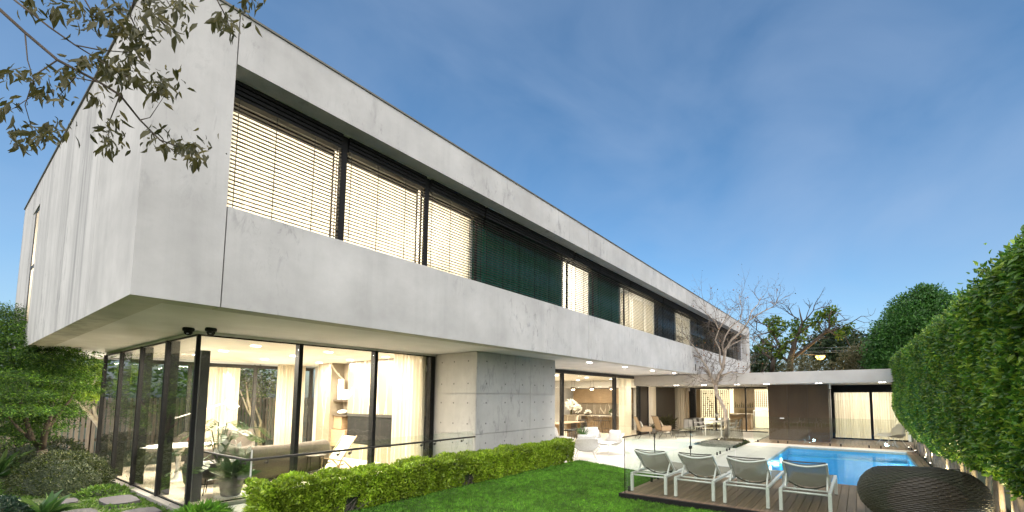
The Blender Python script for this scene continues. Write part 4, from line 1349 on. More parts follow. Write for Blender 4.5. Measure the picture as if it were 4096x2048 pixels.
# planters with silver foliage
t_ = thing('planter', 'terracotta planter of arching silver foliage behind the armchairs', 'planter', (22.2, 9.0, T))
MB().lathe([(.20, 0), (.22, .02), (.27, .40), (.28, .42), (.25, .42), (.24, .38), (0, .38)], (22.2, 9.0, T), 18).build('pot', M['terracotta'], t_, True)
n = 150
a, e = rng.uniform(0, 6.28, n), rng.uniform(-.1, 1.2, n)
Dn = np.stack([np.cos(a) * np.cos(e), np.sin(a) * np.cos(e), np.sin(e)], 1)
leaves('foliage', M['far_olive'], t_, np.array([[22.2, 9.0, T + .42]]) + Dn * .08 + rng.normal(size=(n, 3)) * .08, Dn, rng.uniform(.3, .6, n), .16, .03, six=True)
t_ = thing('planter', 'small pot of trailing silver foliage by the sliding door', 'planter', (20.9, 9.2, T))
MB().lathe([(.14, 0), (.16, .02), (.19, .30), (.2, .32), (.17, .32), (0, .29)], (20.9, 9.2, T), 16).build('pot', M['pot_grey'], t_, True)
n = 70
a, e = rng.uniform(0, 6.28, n), rng.uniform(-.1, 1.2, n)
Dn = np.stack([np.cos(a) * np.cos(e), np.sin(a) * np.cos(e), np.sin(e)], 1)
leaves('foliage', M['far_olive'], t_, np.array([[20.9, 9.2, T + .32]]) + rng.normal(size=(n, 3)) * .06, Dn, rng.uniform(.2, .4, n), .16, .03)

# outdoor dining table and chairs
t_ = thing('outdoor_dining_table', 'white slim-legged outdoor dining table behind the bare tree', 'table', (21.9, 6.15, T))
MB().cbox(21.2, 22.8, 5.72, 6.62, T + .70, T + .75, .006).build('tabletop', M['white'], t_)
for x in (21.26, 22.74):
    for y in (5.78, 6.56):
        MB().cbox(x - .03, x + .03, y - .03, y + .03, T, T + .70, .004).build('leg', M['white'], t_)


def dining_chair():
    r = thing('outdoor_dining_chair', '', 'chair', (0, 0, 0), 'white chairs round the outdoor table')
    for x in (.2, -.2):
        for y in (.2, -.2):
            MB().tube([(x * .9, y * .9, .44), (x * 1.15, y * 1.1, 0)], .011, 6).build('leg', M['white'], r)
    MB().cbox(-.22, .22, -.23, .23, .43, .46, .008).build('seat', M['white'], r)
    MB().grid(lambda u, v: (-.22 - .06 * u - .03 * math.sin(math.pi * v), -.22 + .44 * v, .46 + .38 * u), 4, 6).build('backrest', M['white_chair'], r, True)
    for s in (-1, 1):
        MB().tube([(.18, s * .23, .44), (.16, s * .245, .64), (-.24, s * .245, .65)], .010, 6).build('armrest', M['white'], r)
    return r


dc = dining_chair()
for i, (x, y, rz, l) in enumerate(((21.55, 6.92, -90, 'white outdoor dining chair on the left of the table, nearer us'), (22.4, 6.92, -90, 'white outdoor dining chair on the left of the table, nearer the bar doors'),
                                   (21.6, 5.40, 90, 'white outdoor dining chair right of the tree trunk, nearer us'), (22.45, 5.40, 90, 'white outdoor dining chair right of the tree trunk, nearer the bar doors'),
                                   (23.15, 6.15, 180, 'white outdoor dining chair at the far end of the table'))):
    o = dc if i == 0 else copy_tree(dc)
    o.location = (x, y, T)
    o.rotation_euler = (0, 0, R_(rz))
    o['label'] = l
t_ = thing('table_vase', 'dark vase of white flowers on the outdoor table', 'vase', (22.0, 6.2, T + .75))
MB().lathe([(.05, 0), (.07, .03), (.06, .12), (.045, .16), (0, .15)], (22.0, 6.2, T + .751), 12).build('pot', M['pot'], t_, True)
n = 60
Dn = rng.normal(size=(n, 3)); Dn[:, 2] = abs(Dn[:, 2]) + .6
leaves('flowers', M['flower_white'], t_, np.array([[22.0, 6.2, T + .9]]) + unit(Dn) * rng.uniform(.02, .22, (n, 1)), Dn, np.full(n, .06), .7, .05)

# ================================================================== KITCHEN THINGS
t_ = thing('kitchen_island', 'long stone kitchen island with bar stools in front', 'kitchen island', (20.3, 12.4, T))
MB().cbox(20.05, 21.2, 11.1, 14.6, T + .88, T + .93, .006).build('benchtop', M['marble'], t_)
MB().box(20.45, 21.15, 11.15, 13.2, T, T + .878).build('body', M['oak'], t_)
MB().box(20.06, 21.15, 13.21, 14.55, T, T + .878).build('end_block', M['marble'], t_)
t_ = thing('kitchen_cabinets', 'timber kitchen cabinets with hood and marble splashback', 'cabinets', (22.6, 13.4, T))
MB().box(22.3, 22.98, 11.4, 15.3, T + .92, T + 1.56).build('splashback', M['marble_dark'], t_)
for k in range(4):
    MB().cbox(22.2, 22.98, 11.4 + k * .96, 12.352 + k * .96, 1.37, 2.24, .004).build('cupboard_door', M['oak'], t_)
MB().box(22.25, 22.98, 11.4, 15.3, 2.245, 2.299).build('shadow_gap', M['darkwood'], t_)
MB().cbox(22.15, 22.99, 11.4, 15.3, T, T + .915, .006).build('base_cupboard', M['darkwood'], t_)


def stool():
    r = thing('bar_stool', '', 'bar stool', (0, 0, 0), 'dark bar stools at the island')
    for x in (.15, -.15):
        for y in (.15, -.15):
            MB().tube([(x * .8, y * .8, .65), (x * 1.2, y * 1.2, 0)], .014, 6).build('leg', M['darkwood'], r)
    MB().cbox(-.18, .18, -.19, .19, .65, .69, .01).build('seat', M['darkwood'], r)
    MB().tube([(-.16, -.17, .69), (-.19, -.19, .88), (-.22, 0, .90), (-.19, .19, .88), (-.16, .17, .69)], .013, 6).build('backrest', M['darkwood'], r, True)
    MB().bar((-.16, -.17, .25), (-.16, .17, .25), .016).bar((.16, -.17, .25), (.16, .17, .25), .016).bar((-.16, .17, .25), (.16, .17, .25), .016).bar((-.16, -.17, .25), (.16, -.17, .25), .016).build('footrest', M['darkwood'], r)
    return r


st = stool()
for i, (x, y, l) in enumerate(((20.1, 12.15, 'dark bar stool at the island, left one of the pair'), (20.15, 11.62, 'dark bar stool at the island, right one beside the window mullion'), (20.1, 13.1, 'dark bar stool at the island, behind the dining table'))):
    o = st if i == 0 else copy_tree(st)
    o.location = (x, y, T); o.rotation_euler = (0, 0, R_(i * 7)); o['label'] = l
t_ = thing('dining_table', 'pale dining table inside the kitchen near the sliding door', 'table', (16.5, 11.9, T))
MB().cbox(15.4, 17.6, 11.4, 12.4, T + .71, T + .75, .01).build('tabletop', M['oak'], t_)
for x in (15.6, 17.4):
    MB().cbox(x - .05, x + .05, 11.5, 12.3, T, T + .708, .01).build('leg', M['oak'], t_)


def in_chair():
    r = thing('dining_chair', '', 'chair', (0, 0, 0), 'dark dining chairs in the kitchen')
    for x in (.2, -.2):
        for y in (.2, -.2):
            MB().tube([(x * .8, y * .8, .44), (x, y, 0)], .014, 6).build('leg', M['darkwood'], r)
    MB().cbox(-.23, .23, -.24, .24, .43, .48, .02).build('seat', M['black'], r)
    MB().grid(lambda u, v: (-.20 - .08 * math.cos(math.pi * (v - .5)), -.26 + .52 * v, .52 + .26 * u), 3, 8).build('backrest', M['darkwood'], r, True)
    return r


ic = in_chair()
for i, (x, y, rz, l) in enumerate(((15.9, 11.05, 90, 'dark dining chair on the window side of the kitchen table, left'), (16.7, 11.05, 90, 'dark dining chair on the window side of the kitchen table, middle'),
                                   (17.95, 11.9, 180, 'dark dining chair at the island end of the kitchen table'), (16.3, 12.75, -90, 'dark dining chair on the far side of the kitchen table'))):
    o = ic if i == 0 else copy_tree(ic)
    o.location = (x, y, T); o.rotation_euler = (0, 0, R_(rz)); o['label'] = l
pls = ('brass box pendant light at the left, above the flowers', 'brass box pendant light in the middle above the island', 'brass box pendant light at the right beside the mullion')
for y, l in zip((14.0, 12.72, 11.42), pls):
    t_ = thing('pendant_light', l, 'pendant light', (20.4, y, 2.719), 'box pendants above the island')
    MB().tube([(20.4, y - .1, 2.719), (20.4, y - .1, 2.32)], .006, 5).tube([(20.4, y + .1, 2.719), (20.4, y + .1, 2.32)], .006, 5).build('cord', M['black'], t_)
    MB().box(20.32, 20.48, y - .13, y + .13, 2.2, 2.32).build('housing', M['bronze'], t_)
    for s in (-.06, .06):
        MB().lathe([(.04, 0), (.045, -.02), (.035, -.05), (0, -.055)], (20.4, y + s, 2.2), 10).build('bulb', M['lamp_white'], t_, True)
for y, c, l, w_, hh in ((14.2, 'flower_white', 'large vase of glowing white blooms on the kitchen island', .34, .62), (13.75, 'flower_white', 'smaller vase of white blooms beside the large one on the island', .2, .40)):
    t_ = thing('flower_vase', l, 'flowers', (20.5, y, T + .93))
    MB().lathe([(.06, 0), (.07, .02), (.06, .2), (.05, .28), (0, .26)], (20.5, y, T + .931), 12).build('vase', M['bottle'], t_, True)
    n = 260
    Dn = unit(rng.normal(size=(n, 3)) * np.array([1, 1, .9]) + np.array([0, 0, .5]))
    leaves('flowers', M[c], t_, np.array([[20.5, y, T + 1.0 + hh * .7]]) + Dn * (w_ * rng.random((n, 1)) ** .5), Dn, rng.uniform(.06, .14, n), .6, .06)
t_ = thing('fruit_bowl', 'low dish of pale pods on the kitchen island', 'bowl', (20.5, 13.1, T + .93))
MB().lathe([(.10, 0), (.24, .06), (.25, .07), (.2, .06), (0, .03)], (20.5, 13.1, T + .931), 18).build('dish', M['darkwood'], t_, True)
n = 70
Dn = unit(rng.normal(size=(n, 3)) + np.array([0, 0, .6]))
leaves('pods', M['flower_white'], t_, np.array([[20.5, 13.05, T + 1.02]]) + Dn * .13, Dn, np.full(n, .12), .5, .1)
t_ = thing('potted_plant', 'bushy pale plant at the right end of the kitchen island', 'potted plant', (20.5, 11.45, T + .93))
MB().lathe([(.08, 0), (.10, .12), (.09, .13), (0, .12)], (20.5, 11.45, T + .931), 12).build('pot', M['white'], t_, True)
n = 90
Dn = unit(rng.normal(size=(n, 3)) + np.array([0, 0, .6]))
leaves('foliage', M['indoor'], t_, np.array([[20.5, 11.45, T + 1.1]]) + Dn * .12, Dn, np.full(n, .12), .4, .1)

# ================================================================== BAR ROOM THINGS
def lattice(name, label, x, y0, y1, z0, z1, cell, mat, group=None):
    t = thing(name, label, 'wine rack', (x, y0, z0), group)
    nyy, nzz = round((y1 - y0) / cell), round((z1 - z0) / cell)
    ub = MB().box(-.10, .10, -.008, .008, 0, z1 - z0).mesh('upright', M[mat])
    sb_ = MB().box(-.095, .095, 0, y1 - y0, -.007, .007).mesh('shelf', M[mat])
    for i in range(nyy + 1):
        place('upright', ub, t, (x, y0 + i * cell, z0))
    for j in range(nzz + 1):
        place('shelf', sb_, t, (x, y0, z0 + j * cell))
    return t


lattice('wine_rack', 'glowing gridded wine rack at the left of the bar room', 27.3, 6.9, 8.6, .45, 2.2, .125, 'oak')
lattice('wine_rack', 'glowing gridded wine rack beside the bar room right edge', 27.0, 4.55, 5.35, 1.15, 2.15, .11, 'barwall')
MB().box(27.6, 27.62, 6.7, 8.8, 0, 2.25).build('rack_light_panel', M['led'], None)
tag(bpy.data.objects['rack_light_panel'], 'backlit panel behind the left wine rack in the bar room', 'light panel')
MB().box(27.4, 27.42, 4.5, 5.4, -.1, 2.2).build('rack_light_panel', M['led'], None)
tag(bpy.data.objects['rack_light_panel.001'], 'backlit panel behind the right wine rack in the bar room', 'light panel')
btm = MB().lathe([(.035, 0), (.037, .01), (.037, .17), (.014, .22), (.013, .29), (0, .29)], (0, 0, 0), 8).mesh('wine_bottle', M['bottle'], True)
for k in range(26):
    o = place('wine_bottle', btm, None, (27.15, 6.96 + .125 * rng.integers(0, 13), .47 + .125 * rng.integers(0, 13)), (0, R_(90), 0))
    tag(o, 'wine bottle lying in the gridded rack at the left of the bar room', 'bottle', 'bottles in the left wine rack')
t_ = thing('bar_counter', 'pale bar counter with back shelf in the bar room', 'counter', (26.8, 6.1, T))
MB().cbox(26.6, 27.2, 5.5, 6.7, T, T + .9, .01).build('body', M['oak'], t_)
MB().cbox(26.55, 27.25, 5.45, 6.75, T + .905, T + .95, .01).build('benchtop', M['marble'], t_)
MB().box(27.6, 27.9, 5.5, 6.7, 1.08, 1.12).build('shelf', M['darkwood'], t_)
for k in range(9):
    s = rng.uniform(.8, 1.25)
    o = place('spirit_bottle', btm, None, (27.75, 5.62 + .125 * k, 1.121), None, (s, s, s))
    tag(o, 'spirit bottle on the bar room back shelf, %s counted from the right' % ('first', 'second', 'third', 'fourth', 'fifth', 'sixth', 'seventh', 'eighth', 'ninth')[k], 'bottle', 'bottles on the bar shelf')
t_ = thing('bar_gate', 'white barred fridge doors low at the right of the bar room', 'fridge', (27.0, 4.95, T))
MB().box(26.9, 27.2, 4.5, 5.4, T, T + .05).box(26.9, 27.2, 4.5, 5.4, .92, .97).build('frame', M['white'], t_)
for k in range(12):
    MB().box(26.9, 26.93, 4.52 + k * .078, 4.54 + k * .078, T + .052, .918).build('bar', M['white'], t_)

# ================================================================== LIVING ROOM THINGS
t_ = thing('sofa', 'curved grey sofa with its back to the front glass', 'sofa', (4.0, 10.6, 0))
th0, th1, rr = R_(218), R_(322), 1.35
sc_ = Vector((4.12, 11.95))


def sofa_back(u, v):
    a = th0 + (th1 - th0) * u
    end = min(1, min(u, 1 - u) / .09)
    end = math.sin(end * math.pi / 2) ** .5
    k = v * 2 * math.pi
    hh, ww = .36 * (.55 + .45 * end), .15 * (.45 + .55 * end)
    r_ = rr + ww * math.cos(k) + .10 * (math.sin(k) + 1) * .5
    z = .38 + hh * math.copysign(abs(math.sin(k)) ** .6, math.sin(k))
    return (sc_.x + r_ * math.cos(a) * 1.15, sc_.y + r_ * math.sin(a) * 1.0, z - .36 * (1 - (.55 + .45 * end)))


MB().grid(sofa_back, 36, 18).build('backrest', M['sofa'], t_, True)
MB().grid(lambda u, v: (sc_.x + (.5 + .75 * v) * math.cos(th0 + (th1 - th0) * u) * 1.15, sc_.y + (.5 + .75 * v) * math.sin(th0 + (th1 - th0) * u), .42 * min(1, (v * 8)) ** .4), 24, 8).build('seat', M['sofa'], t_, True)

t_ = thing('lounge_chair', 'slim lounge chair with leather sling facing the fireplace', 'chair', (5.35, 10.75, 0))
for s in (-.3, .3):
    MB().tube([(5.05, 10.75 + s, .34), (5.02, 10.75 + s, .02), (5.55, 10.75 + s, .16)], .016, 6).build('front_frame', M['oak'], t_, True)
    MB().tube([(5.0, 10.75 + s, .36), (5.55, 10.75 + s, .22), (5.75, 10.75 + s, .0)], .016, 6).build('side_rail', M['oak'], t_, True)
    MB().tube([(5.38, 10.75 + s, .02), (5.50, 10.75 + s, .30), (5.82, 10.75 + s, .80)], .016, 6).build('back_post', M['oak'], t_, True)
MB().grid(lambda u, v: ((5.06 + .42 * u, 10.45 + .6 * v, .36 - .12 * u) if u <= 1 else (0, 0, 0)), 4, 4).build('seat_sling', M['rattan'], t_, True)
MB().grid(lambda u, v: (5.48 + .34 * u, 10.45 + .6 * v, .28 + .50 * u - .04 * math.sin(math.pi * u)), 6, 4).build('back_sling', M['cream'], t_, True)
t_ = thing('side_table', 'thin-legged wire side table beside the lounge chair', 'table', (4.85, 10.35, 0))
MB().lathe([(.0, .44), (.20, .44), (.21, .447), (.20, .455), (0, .455)], (4.85, 10.35, 0), 18).build('tabletop', M['darkwood'], t_, True)
for k in range(4):
    a = k * 1.57 + .6
    MB().tube([(4.85 + .17 * math.cos(a), 10.35 + .17 * math.sin(a), .44), (4.85 + .19 * math.cos(a), 10.35 + .19 * math.sin(a), 0)], .007, 5).build('leg', M['black'], t_)
t_ = thing('floor_lamp', 'white adjustable floor lamp with cone shade behind the sofa', 'lamp', (3.55, 13.2, 0))
MB().lathe([(.0, 0), (.15, 0), (.15, .02), (.02, .03), (0, .03)], (3.55, 13.2, .002), 16).build('base', M['white'], t_)
MB().tube([(3.55, 13.2, .03), (3.55, 13.2, 1.60)], .010, 6).build('pole', M['white'], t_)
MB().tube([(3.15, 13.3, 1.26), (4.05, 13.08, 1.62)], .012, 6).build('arm', M['white'], t_)
lm = MB().lathe([(.05, 0), (.14, -.26), (.135, -.26), (.045, 0)], (0, 0, 0), 18).mesh('shade', M['white'], True)
place('shade', lm, t_, (4.05, 13.08, 1.70), (0, R_(-24), 0))
t_ = thing('tulip_table', 'white pedestal table seen through the end glass', 'table', (3.2, 13.4, 0))
MB().lathe([(.25, 0), (.24, .01), (.06, .05), (.035, .2), (.04, .5), (.10, .68), (.12, .70), (0, .70)], (3.0, 12.2, .001), 22).build('pedestal', M['white'], t_, True)
MB().lathe([(0, .70), (.55, .705), (.60, .72), (.58, .735), (0, .735)], (3.0, 12.2, .001), 30).build('tabletop', M['white'], t_, True)
for (x, y, rz, l) in ((3.35, 14.3, 200, 'low upholstered armchair by the end glass, further from the corner'), (4.55, 13.9, 250, 'square-backed armchair beyond the sofa near courtyard window')):
    shell_chair('armchair', l, 'armchair', (x, y, 0), R_(rz), M['sofa'], M['darkwood'], 'armchairs in the living room', seat=.42, back=.86, arm=.60)
t_ = thing('plant_stand', 'round dark planter stand holding the big split-leaf plant', 'plant stand', (3.0, 9.95, 0))
MB().lathe([(.02, .30), (.25, .30), (.27, .33), (.28, .56), (.25, .58), (.24, .54), (0, .54)], (3.0, 9.95, 0), 22).build('bowl', M['pot'], t_, True)
for k in range(4):
    a = k * 1.57 + .4
    MB().tube([(3.0 + .2 * math.cos(a), 9.95 + .2 * math.sin(a), .32), (3.0 + .24 * math.cos(a), 9.95 + .24 * math.sin(a), 0)], .009, 5).build('leg', M['black'], t_)


def split_leaf(size):
    """heart-shaped leaf with deep side slits, one folded mesh"""
    vs, fs = [(0, 0, 0)], []
    out = []
    for s in (1, -1):
        pr = []
        for k in range(6):
            t0, t1 = k / 6, (k + .72) / 6
            for q, rad in ((t0, .97), ((t0 + t1) / 2, 1.0), (t1, .95)):
                a = math.pi * (1 - q) * .86
                w = .62 * math.sin(max(.05, a) * .96) ** .8
                pr.append((s * w * rad * .8, .62 - .62 * math.cos(math.pi - a) * -1 if False else .45 + .52 * math.cos(a), -.06 * rad))
            pr.append((s * .13, .45 + .52 * math.cos(math.pi * (1 - t1 - .02) * .86) * .9, 0.02))
        out.append(pr)
    for pr in out:
        b = len(vs)
        for p in pr:
            vs.append(p)
        for k in range(len(pr) - 1):
            m_ = len(vs)
            vs.append((0, (pr[k][1] + pr[k + 1][1]) / 2, .03))
            fs.append((b + k, b + k + 1, m_))
    vs = [(x * size, y * size, z * size) for x, y, z in vs]
    return MB().add(vs, fs).mesh('leaf', M['indoor'])


mon = thing('monstera_plant', 'large split-leaf houseplant at the glass corner', 'houseplant', (3.0, 9.95, .54))
lm1 = split_leaf(.34)
stems = MB()
for k, (dx, dy, dz, s) in enumerate(((-.42, -.45, .05, 1.1), (-.50, -.2, .42, 1.0), (-.25, -.5, .62, 1.05), (.0, -.45, .82, 1.0), (.25, -.35, .75, .9), (.45, -.2, .62, 1.0), (-.1, .1, .95, .9), (.35, .2, .9, .85), (.6, .1, .5, .9), (-.35, .25, .7, .9), (.75, -.1, .72, .85), (-.55, .05, -.1, .9), (.1, -.6, .35, .8))):
    p = Vector((3.0 + dx * .8, 9.95 + dy * .8, .62 + dz * .75))
    stems.tube([(3.0, 9.95, .5), (3.0 + dx * .3, 9.95 + dy * .3, .62 + dz * .6 + .1), p], [.012, .009, .006], 5)
    az = math.atan2(dy, dx) - math.pi / 2
    place('leaf', lm1, mon, p, (R_(-25 - 30 * random.random()), R_(random.uniform(-20, 20)), az), (s, s, s))
stems.build('stems', M['indoor'], mon)
lily = thing('peace_lily', 'white-flowered lily in a dark pot behind the balustrade', 'houseplant', (3.05, 9.45, 0))
MB().lathe([(.12, 0), (.14, .02), (.18, .30), (.185, .32), (.16, .32), (0, .28)], (3.05, 9.45, .012), 18).build('pot', M['pot'], lily, True)
MB().lathe([(0, 0), (.22, 0), (.24, .02), (.22, .01), (0, .008)], (3.05, 9.45, .001), 18).build('saucer', M['white'], lily)
n = 70
a, e = rng.uniform(0, 6.28, n), rng.uniform(-.05, 1.1, n)
Dn = np.stack([np.cos(a) * np.cos(e), np.sin(a) * np.cos(e), np.sin(e)], 1)
leaves('foliage', M['indoor'], lily, np.array([[3.05, 9.45, .34]]) + Dn * .06, Dn, rng.uniform(.22, .4, n), .36, .05, six=True)
stm = MB()
for k in range(7):
    a = k * .9
    p = Vector((3.05 + .22 * math.cos(a), 9.45 + .22 * math.sin(a), .72 + .08 * (k % 3)))
    stm.tube([(3.05, 9.45, .3), p], .005, 4)
    leaves('flower', M['flower_white'], lily, np.array([p]), np.array([[.2 * math.cos(a), .2 * math.sin(a), 1]]), np.array([.14]), .6, .05, six=True, kind=None)
stm.build('stems', M['indoor'], lily)

# ================================================================== HEDGES
def smooth_noise(x, y, s=1.0):
    return (np.sin(x * 1.7 * s + 1.3 * np.sin(y * 2.1 * s)) + np.sin(y * 2.9 * s + 1.1 * np.sin(x * 1.3 * s) + 2) + np.sin((x + y) * 4.7 * s) * .5) / 2.5


HGX0, HGX1, HF, HT = 3.2, 20.9, -1.36, 3.42
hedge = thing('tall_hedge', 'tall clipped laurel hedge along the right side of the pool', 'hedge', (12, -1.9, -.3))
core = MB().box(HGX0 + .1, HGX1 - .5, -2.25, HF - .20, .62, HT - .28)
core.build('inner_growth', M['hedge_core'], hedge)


def hedge_pts(n, x0, x1):
    x = rng.uniform(x0, x1, n); z = rng.uniform(.30, HT, n)
    skirt = np.clip((.95 - z) / .65, 0, 1)
    y = HF + .055 * smooth_noise(x, z, 1.3) - .22 * skirt ** 1.5 - .28 * np.clip((z - HT + .35) / .35, 0, 1) ** 2
    y -= .9 * np.clip((x - (HGX1 - .7)) / .7, 0, 1) ** 2
    y += .30 * np.clip((x - 11) / 8, 0, 1) * np.clip((z - .5) / .8, 0, 1)
    low = .70 - .42 * np.clip((x - 8) / 7, 0, 1) + .12 * smooth_noise(x * 3, x, 1.0)
    y -= np.abs(rng.normal(size=n)) * .07
    gap = smooth_noise(x * 2.3 + 4, z * 2.6, 1.0) + .5 * smooth_noise(x * 6, z * 7 + 1, 1.0)
    drop = (rng.random(n) < skirt * .35) | (z < low) | ((gap < -.75) & (rng.random(n) < .8))
    P = np.stack([x, y, z], 1)[~drop]
    D = rng.normal(size=P.shape) * .75 + np.array([-.30, .62, -.15])
    return P, D


P1, D1 = hedge_pts(24000, 4.2, 9.0)
P2, D2 = hedge_pts(52000, 9.0, HGX1)
# top edge, reads against the sky
n = 9000
x = rng.uniform(4, HGX1 - .4, n)
Pt = np.stack([x, rng.uniform(-2.1, HF - .05, n), HT - .12 + .10 * smooth_noise(x, x * .7, 1.6) + rng.normal(size=n) * .07 + .22 * (rng.random(n) < .03)], 1)
Dt = rng.normal(size=(n, 3)) * .7 + np.array([-.1, .2, .75])
n = 2500
Pe = np.stack([HGX1 - .15 + rng.normal(size=n) * .08, rng.uniform(-2.2, HF - .1, n), rng.uniform(.4, HT - .1, n)], 1)
De = rng.normal(size=(n, 3)) * .7 + np.array([.6, .3, 0])
PA = np.concatenate([P1, P2, Pt, Pe]); DA = np.concatenate([D1, D2, Dt, De])
LA = .045 + .05 * rng.random(len(PA))
LA *= np.where(PA[:, 0] < 9, 1.12, 1.0)
# the 300 biggest-looking leaves (outermost, nearest) are leaves of their own
near = np.argsort(np.linalg.norm(PA - np.array([0, 0, 1.75]), axis=1) - (PA[:, 1] - HF) * 8 - LA * 10)
own = near[(PA[near, 0] > 5.0)][:300]
rest = np.setdiff1d(np.arange(len(PA)), own)
nr, fr_ = rest[PA[rest, 0] < 9.5], rest[PA[rest, 0] >= 9.5]
V1, F1 = leaf_arrays(PA[nr], DA[nr], LA[nr], .46, .12, None, True)
V2, F2 = leaf_arrays(PA[fr_], DA[fr_], LA[fr_], .48, .14)
ob = bpy.data.objects.new('foliage', np_mesh('foliage', np.concatenate([V1, V2]) - np.array(hedge.location), np.concatenate([F1, F2 + len(V1)]), M['hedge']))
C.objects.link(ob)
ob.parent = hedge
ob['kind'] = 'stuff'
V, F = leaf_arrays(np.zeros((1, 3)), np.array([[0, 1., 0]]), np.array([1.0]), .46, .12, np.array([[0, 0, 1.]]), True)
hl = np_mesh('leaf', V, F, M['hedge'])
for i in own:
    d = Vector(DA[i]).normalized()
    q = d.to_track_quat('Y', 'Z')
    o = place('leaf', hl, hedge, Vector(PA[i]))
    o.rotation_euler = q.to_euler()
    o.scale = (LA[i] * 1.1,) * 3
tk = MB().tube([(0, 0, 0), (.015, .01, .35), (-.01, 0, .75), (.02, .01, 1.3)], [.05, .044, .038, .03], 8).mesh('trunk', M['pale_bark'], True)
xx = 4.6
while xx < 20.6:
    place('trunk', tk, hedge, (xx, -1.63 - random.uniform(0, .12), -.24), (random.uniform(-.05, .05), random.uniform(-.06, .06), random.uniform(0, 6)), (random.uniform(.8, 1.15),) * 2 + (1,))
    xx += random.uniform(.28, .5)

ups = [(17.0, -1.63), (15.6, -1.60), (13.2, -1.62), (11.0, -1.60), (9.75, -1.66), (8.3, -1.60), (7.2, -1.6), (18.9, -1.55), (20.0, -1.45)]
for i, (x, y) in enumerate(ups):
    t_ = thing('garden_uplight', 'small warm uplight under the tall hedge, %s counted from the far end' % ('third', 'fourth', 'fifth', 'sixth', 'seventh', 'eighth', 'ninth', 'second', 'first')[i], 'garden light', (x, y, -.21), 'uplights under the tall hedge')
    MB().lathe([(.012, 0), (.012, .04), (.03, .05), (.036, .10), (.032, .10), (0, .095)], (x, y, -.215), 10).build('housing', M['frame'], t_)
    MB().lathe([(0, .0), (.03, .0), (.0, .006)], (x, y, -.118), 10).build('lens', M['lamp_white'], t_)
    lamp('hedge_uplight', 'SPOT', (x, y + .03, -.10), 42 if x < 12 else 26, (1.0, .80, .42), .03, rot=(R_(180 + 8), 0, 0), spot=115, blend=.8)

# clipped box hedge between the lawn and the balustrade
BX0, BX1, BY0, BY1, BT = 2.56, 10.02, 6.86, 7.44, .50
bh = thing('box_hedge', 'low clipped bright green hedge between lawn and glass balustrade', 'hedge', (6, 7.1, -.1))
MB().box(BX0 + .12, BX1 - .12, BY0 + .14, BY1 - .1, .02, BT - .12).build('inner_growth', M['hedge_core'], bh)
n = 52000
face = rng.random(n)
x = BX0 + (BX1 - BX0) * rng.random(n) ** 1.25
clump = np.abs(np.sin(x * 4.6 + .8 * np.sin(x * 1.9))) ** .6
zt = BT - .075 + .085 * clump + .03 * smooth_noise(x, x * .3, 1.4)
y = rng.uniform(BY0, BY1, n); z = rng.uniform(-.06, .5, n)
top = face < .42; frt = (face >= .42) & (face < .93); endl = face >= .93
lump = .05 * smooth_noise(x * 1.6, z * 5 + y * 3, 1.0) + .06 * (clump - .6)
P = np.zeros((n, 3)); D = rng.normal(size=(n, 3)) * .65
P[top] = np.stack([x, y, zt + lump], 1)[top]; D[top] += (0, -.1, .8)
P[frt] = np.stack([x, BY0 + .05 - lump - .05 * np.clip(z * 2, 0, 1) + .08 * np.clip(.12 - z, 0, 1) * 3, np.minimum(z, zt)], 1)[frt]; D[frt] += (-.1, -.75, .35)
en = np.where(rng.random(n) < .5, BX0 + .03, BX1 - .02)
P[endl] = np.stack([en + lump, y, np.minimum(z, zt)], 1)[endl]; D[endl] += np.stack([np.where(en < 5, -.8, .8), 0 * en, .3 + 0 * en], 1)[endl]
P -= unit(D) * (np.abs(rng.normal(size=(n, 1))) * .025)
bare = (P[:, 2] < .16) & (np.abs(P[:, 1] - BY0) < .15) & (np.sin(P[:, 0] * 5.3) + .5 * np.sin(P[:, 0] * 2.2) > 1.2)
P, D = P[~bare], D[~bare]
leaves('foliage', M['box'], bh, P, D, .034 + .034 * rng.random(len(P)), .5, .1)
tw = MB()
for k in range(240):
    x = rng.uniform(BX0 + .3, BX1 - .3)
    if math.sin(x * 5.3) + .5 * math.sin(x * 2.2) < .45:
        continue
    p = Vector((x, BY0 + .12, -.1)); q = p + Vector((rng.normal() * .12, -rng.uniform(.0, .12), rng.uniform(.12, .28)))
    tw.tube([p, p.lerp(q, .5) + Vector((rng.normal() * .02, 0, .01)), q], [.006, .004, .002], 4, False)
tw.build('twigs', M['twig'], bh, kind='stuff')
lamp('hedge_end_uplight', 'SPOT', (10.12, 7.05, -.12), 5, (1.0, .8, .45), .02, rot=(R_(180), R_(15), 0), spot=110)

# ================================================================== TREES
def limb(mb, pts, r0, r1, n=6):
    k = len(pts)
    mb.tube(pts, [r0 + (r1 - r0) * i / (k - 1) for i in range(k)], n)


def twigs(mb, p, d, L, r, depth, tips, spread=.7, up=.1, sub=2):
    d = Vector(d).normalized()
    q = Vector(p)
    pts = [q.copy()]
    for k in range(3):
        d = (d + Vector((random.gauss(0, .22), random.gauss(0, .22), random.gauss(0, .18) + up * .3))).normalized()
        q = q + d * (L / 3)
        pts.append(q.copy())
    mb.tube(pts, [r, r * .8, r * .65, r * .5], 4 if r < .02 else 5, False)
    if depth == 0:
        tips.append((q.copy(), d.copy()))
        return
    for k in range(sub + (random.random() < .5)):
        s = pts[random.choice((1, 2, 3))]
        nd = (d + Vector((random.gauss(0, spread), random.gauss(0, spread), random.gauss(0, spread * .8)))).normalized()
        twigs(mb, s, nd, L * random.uniform(.55, .8), r * .55, depth - 1, tips, spread, up, sub)


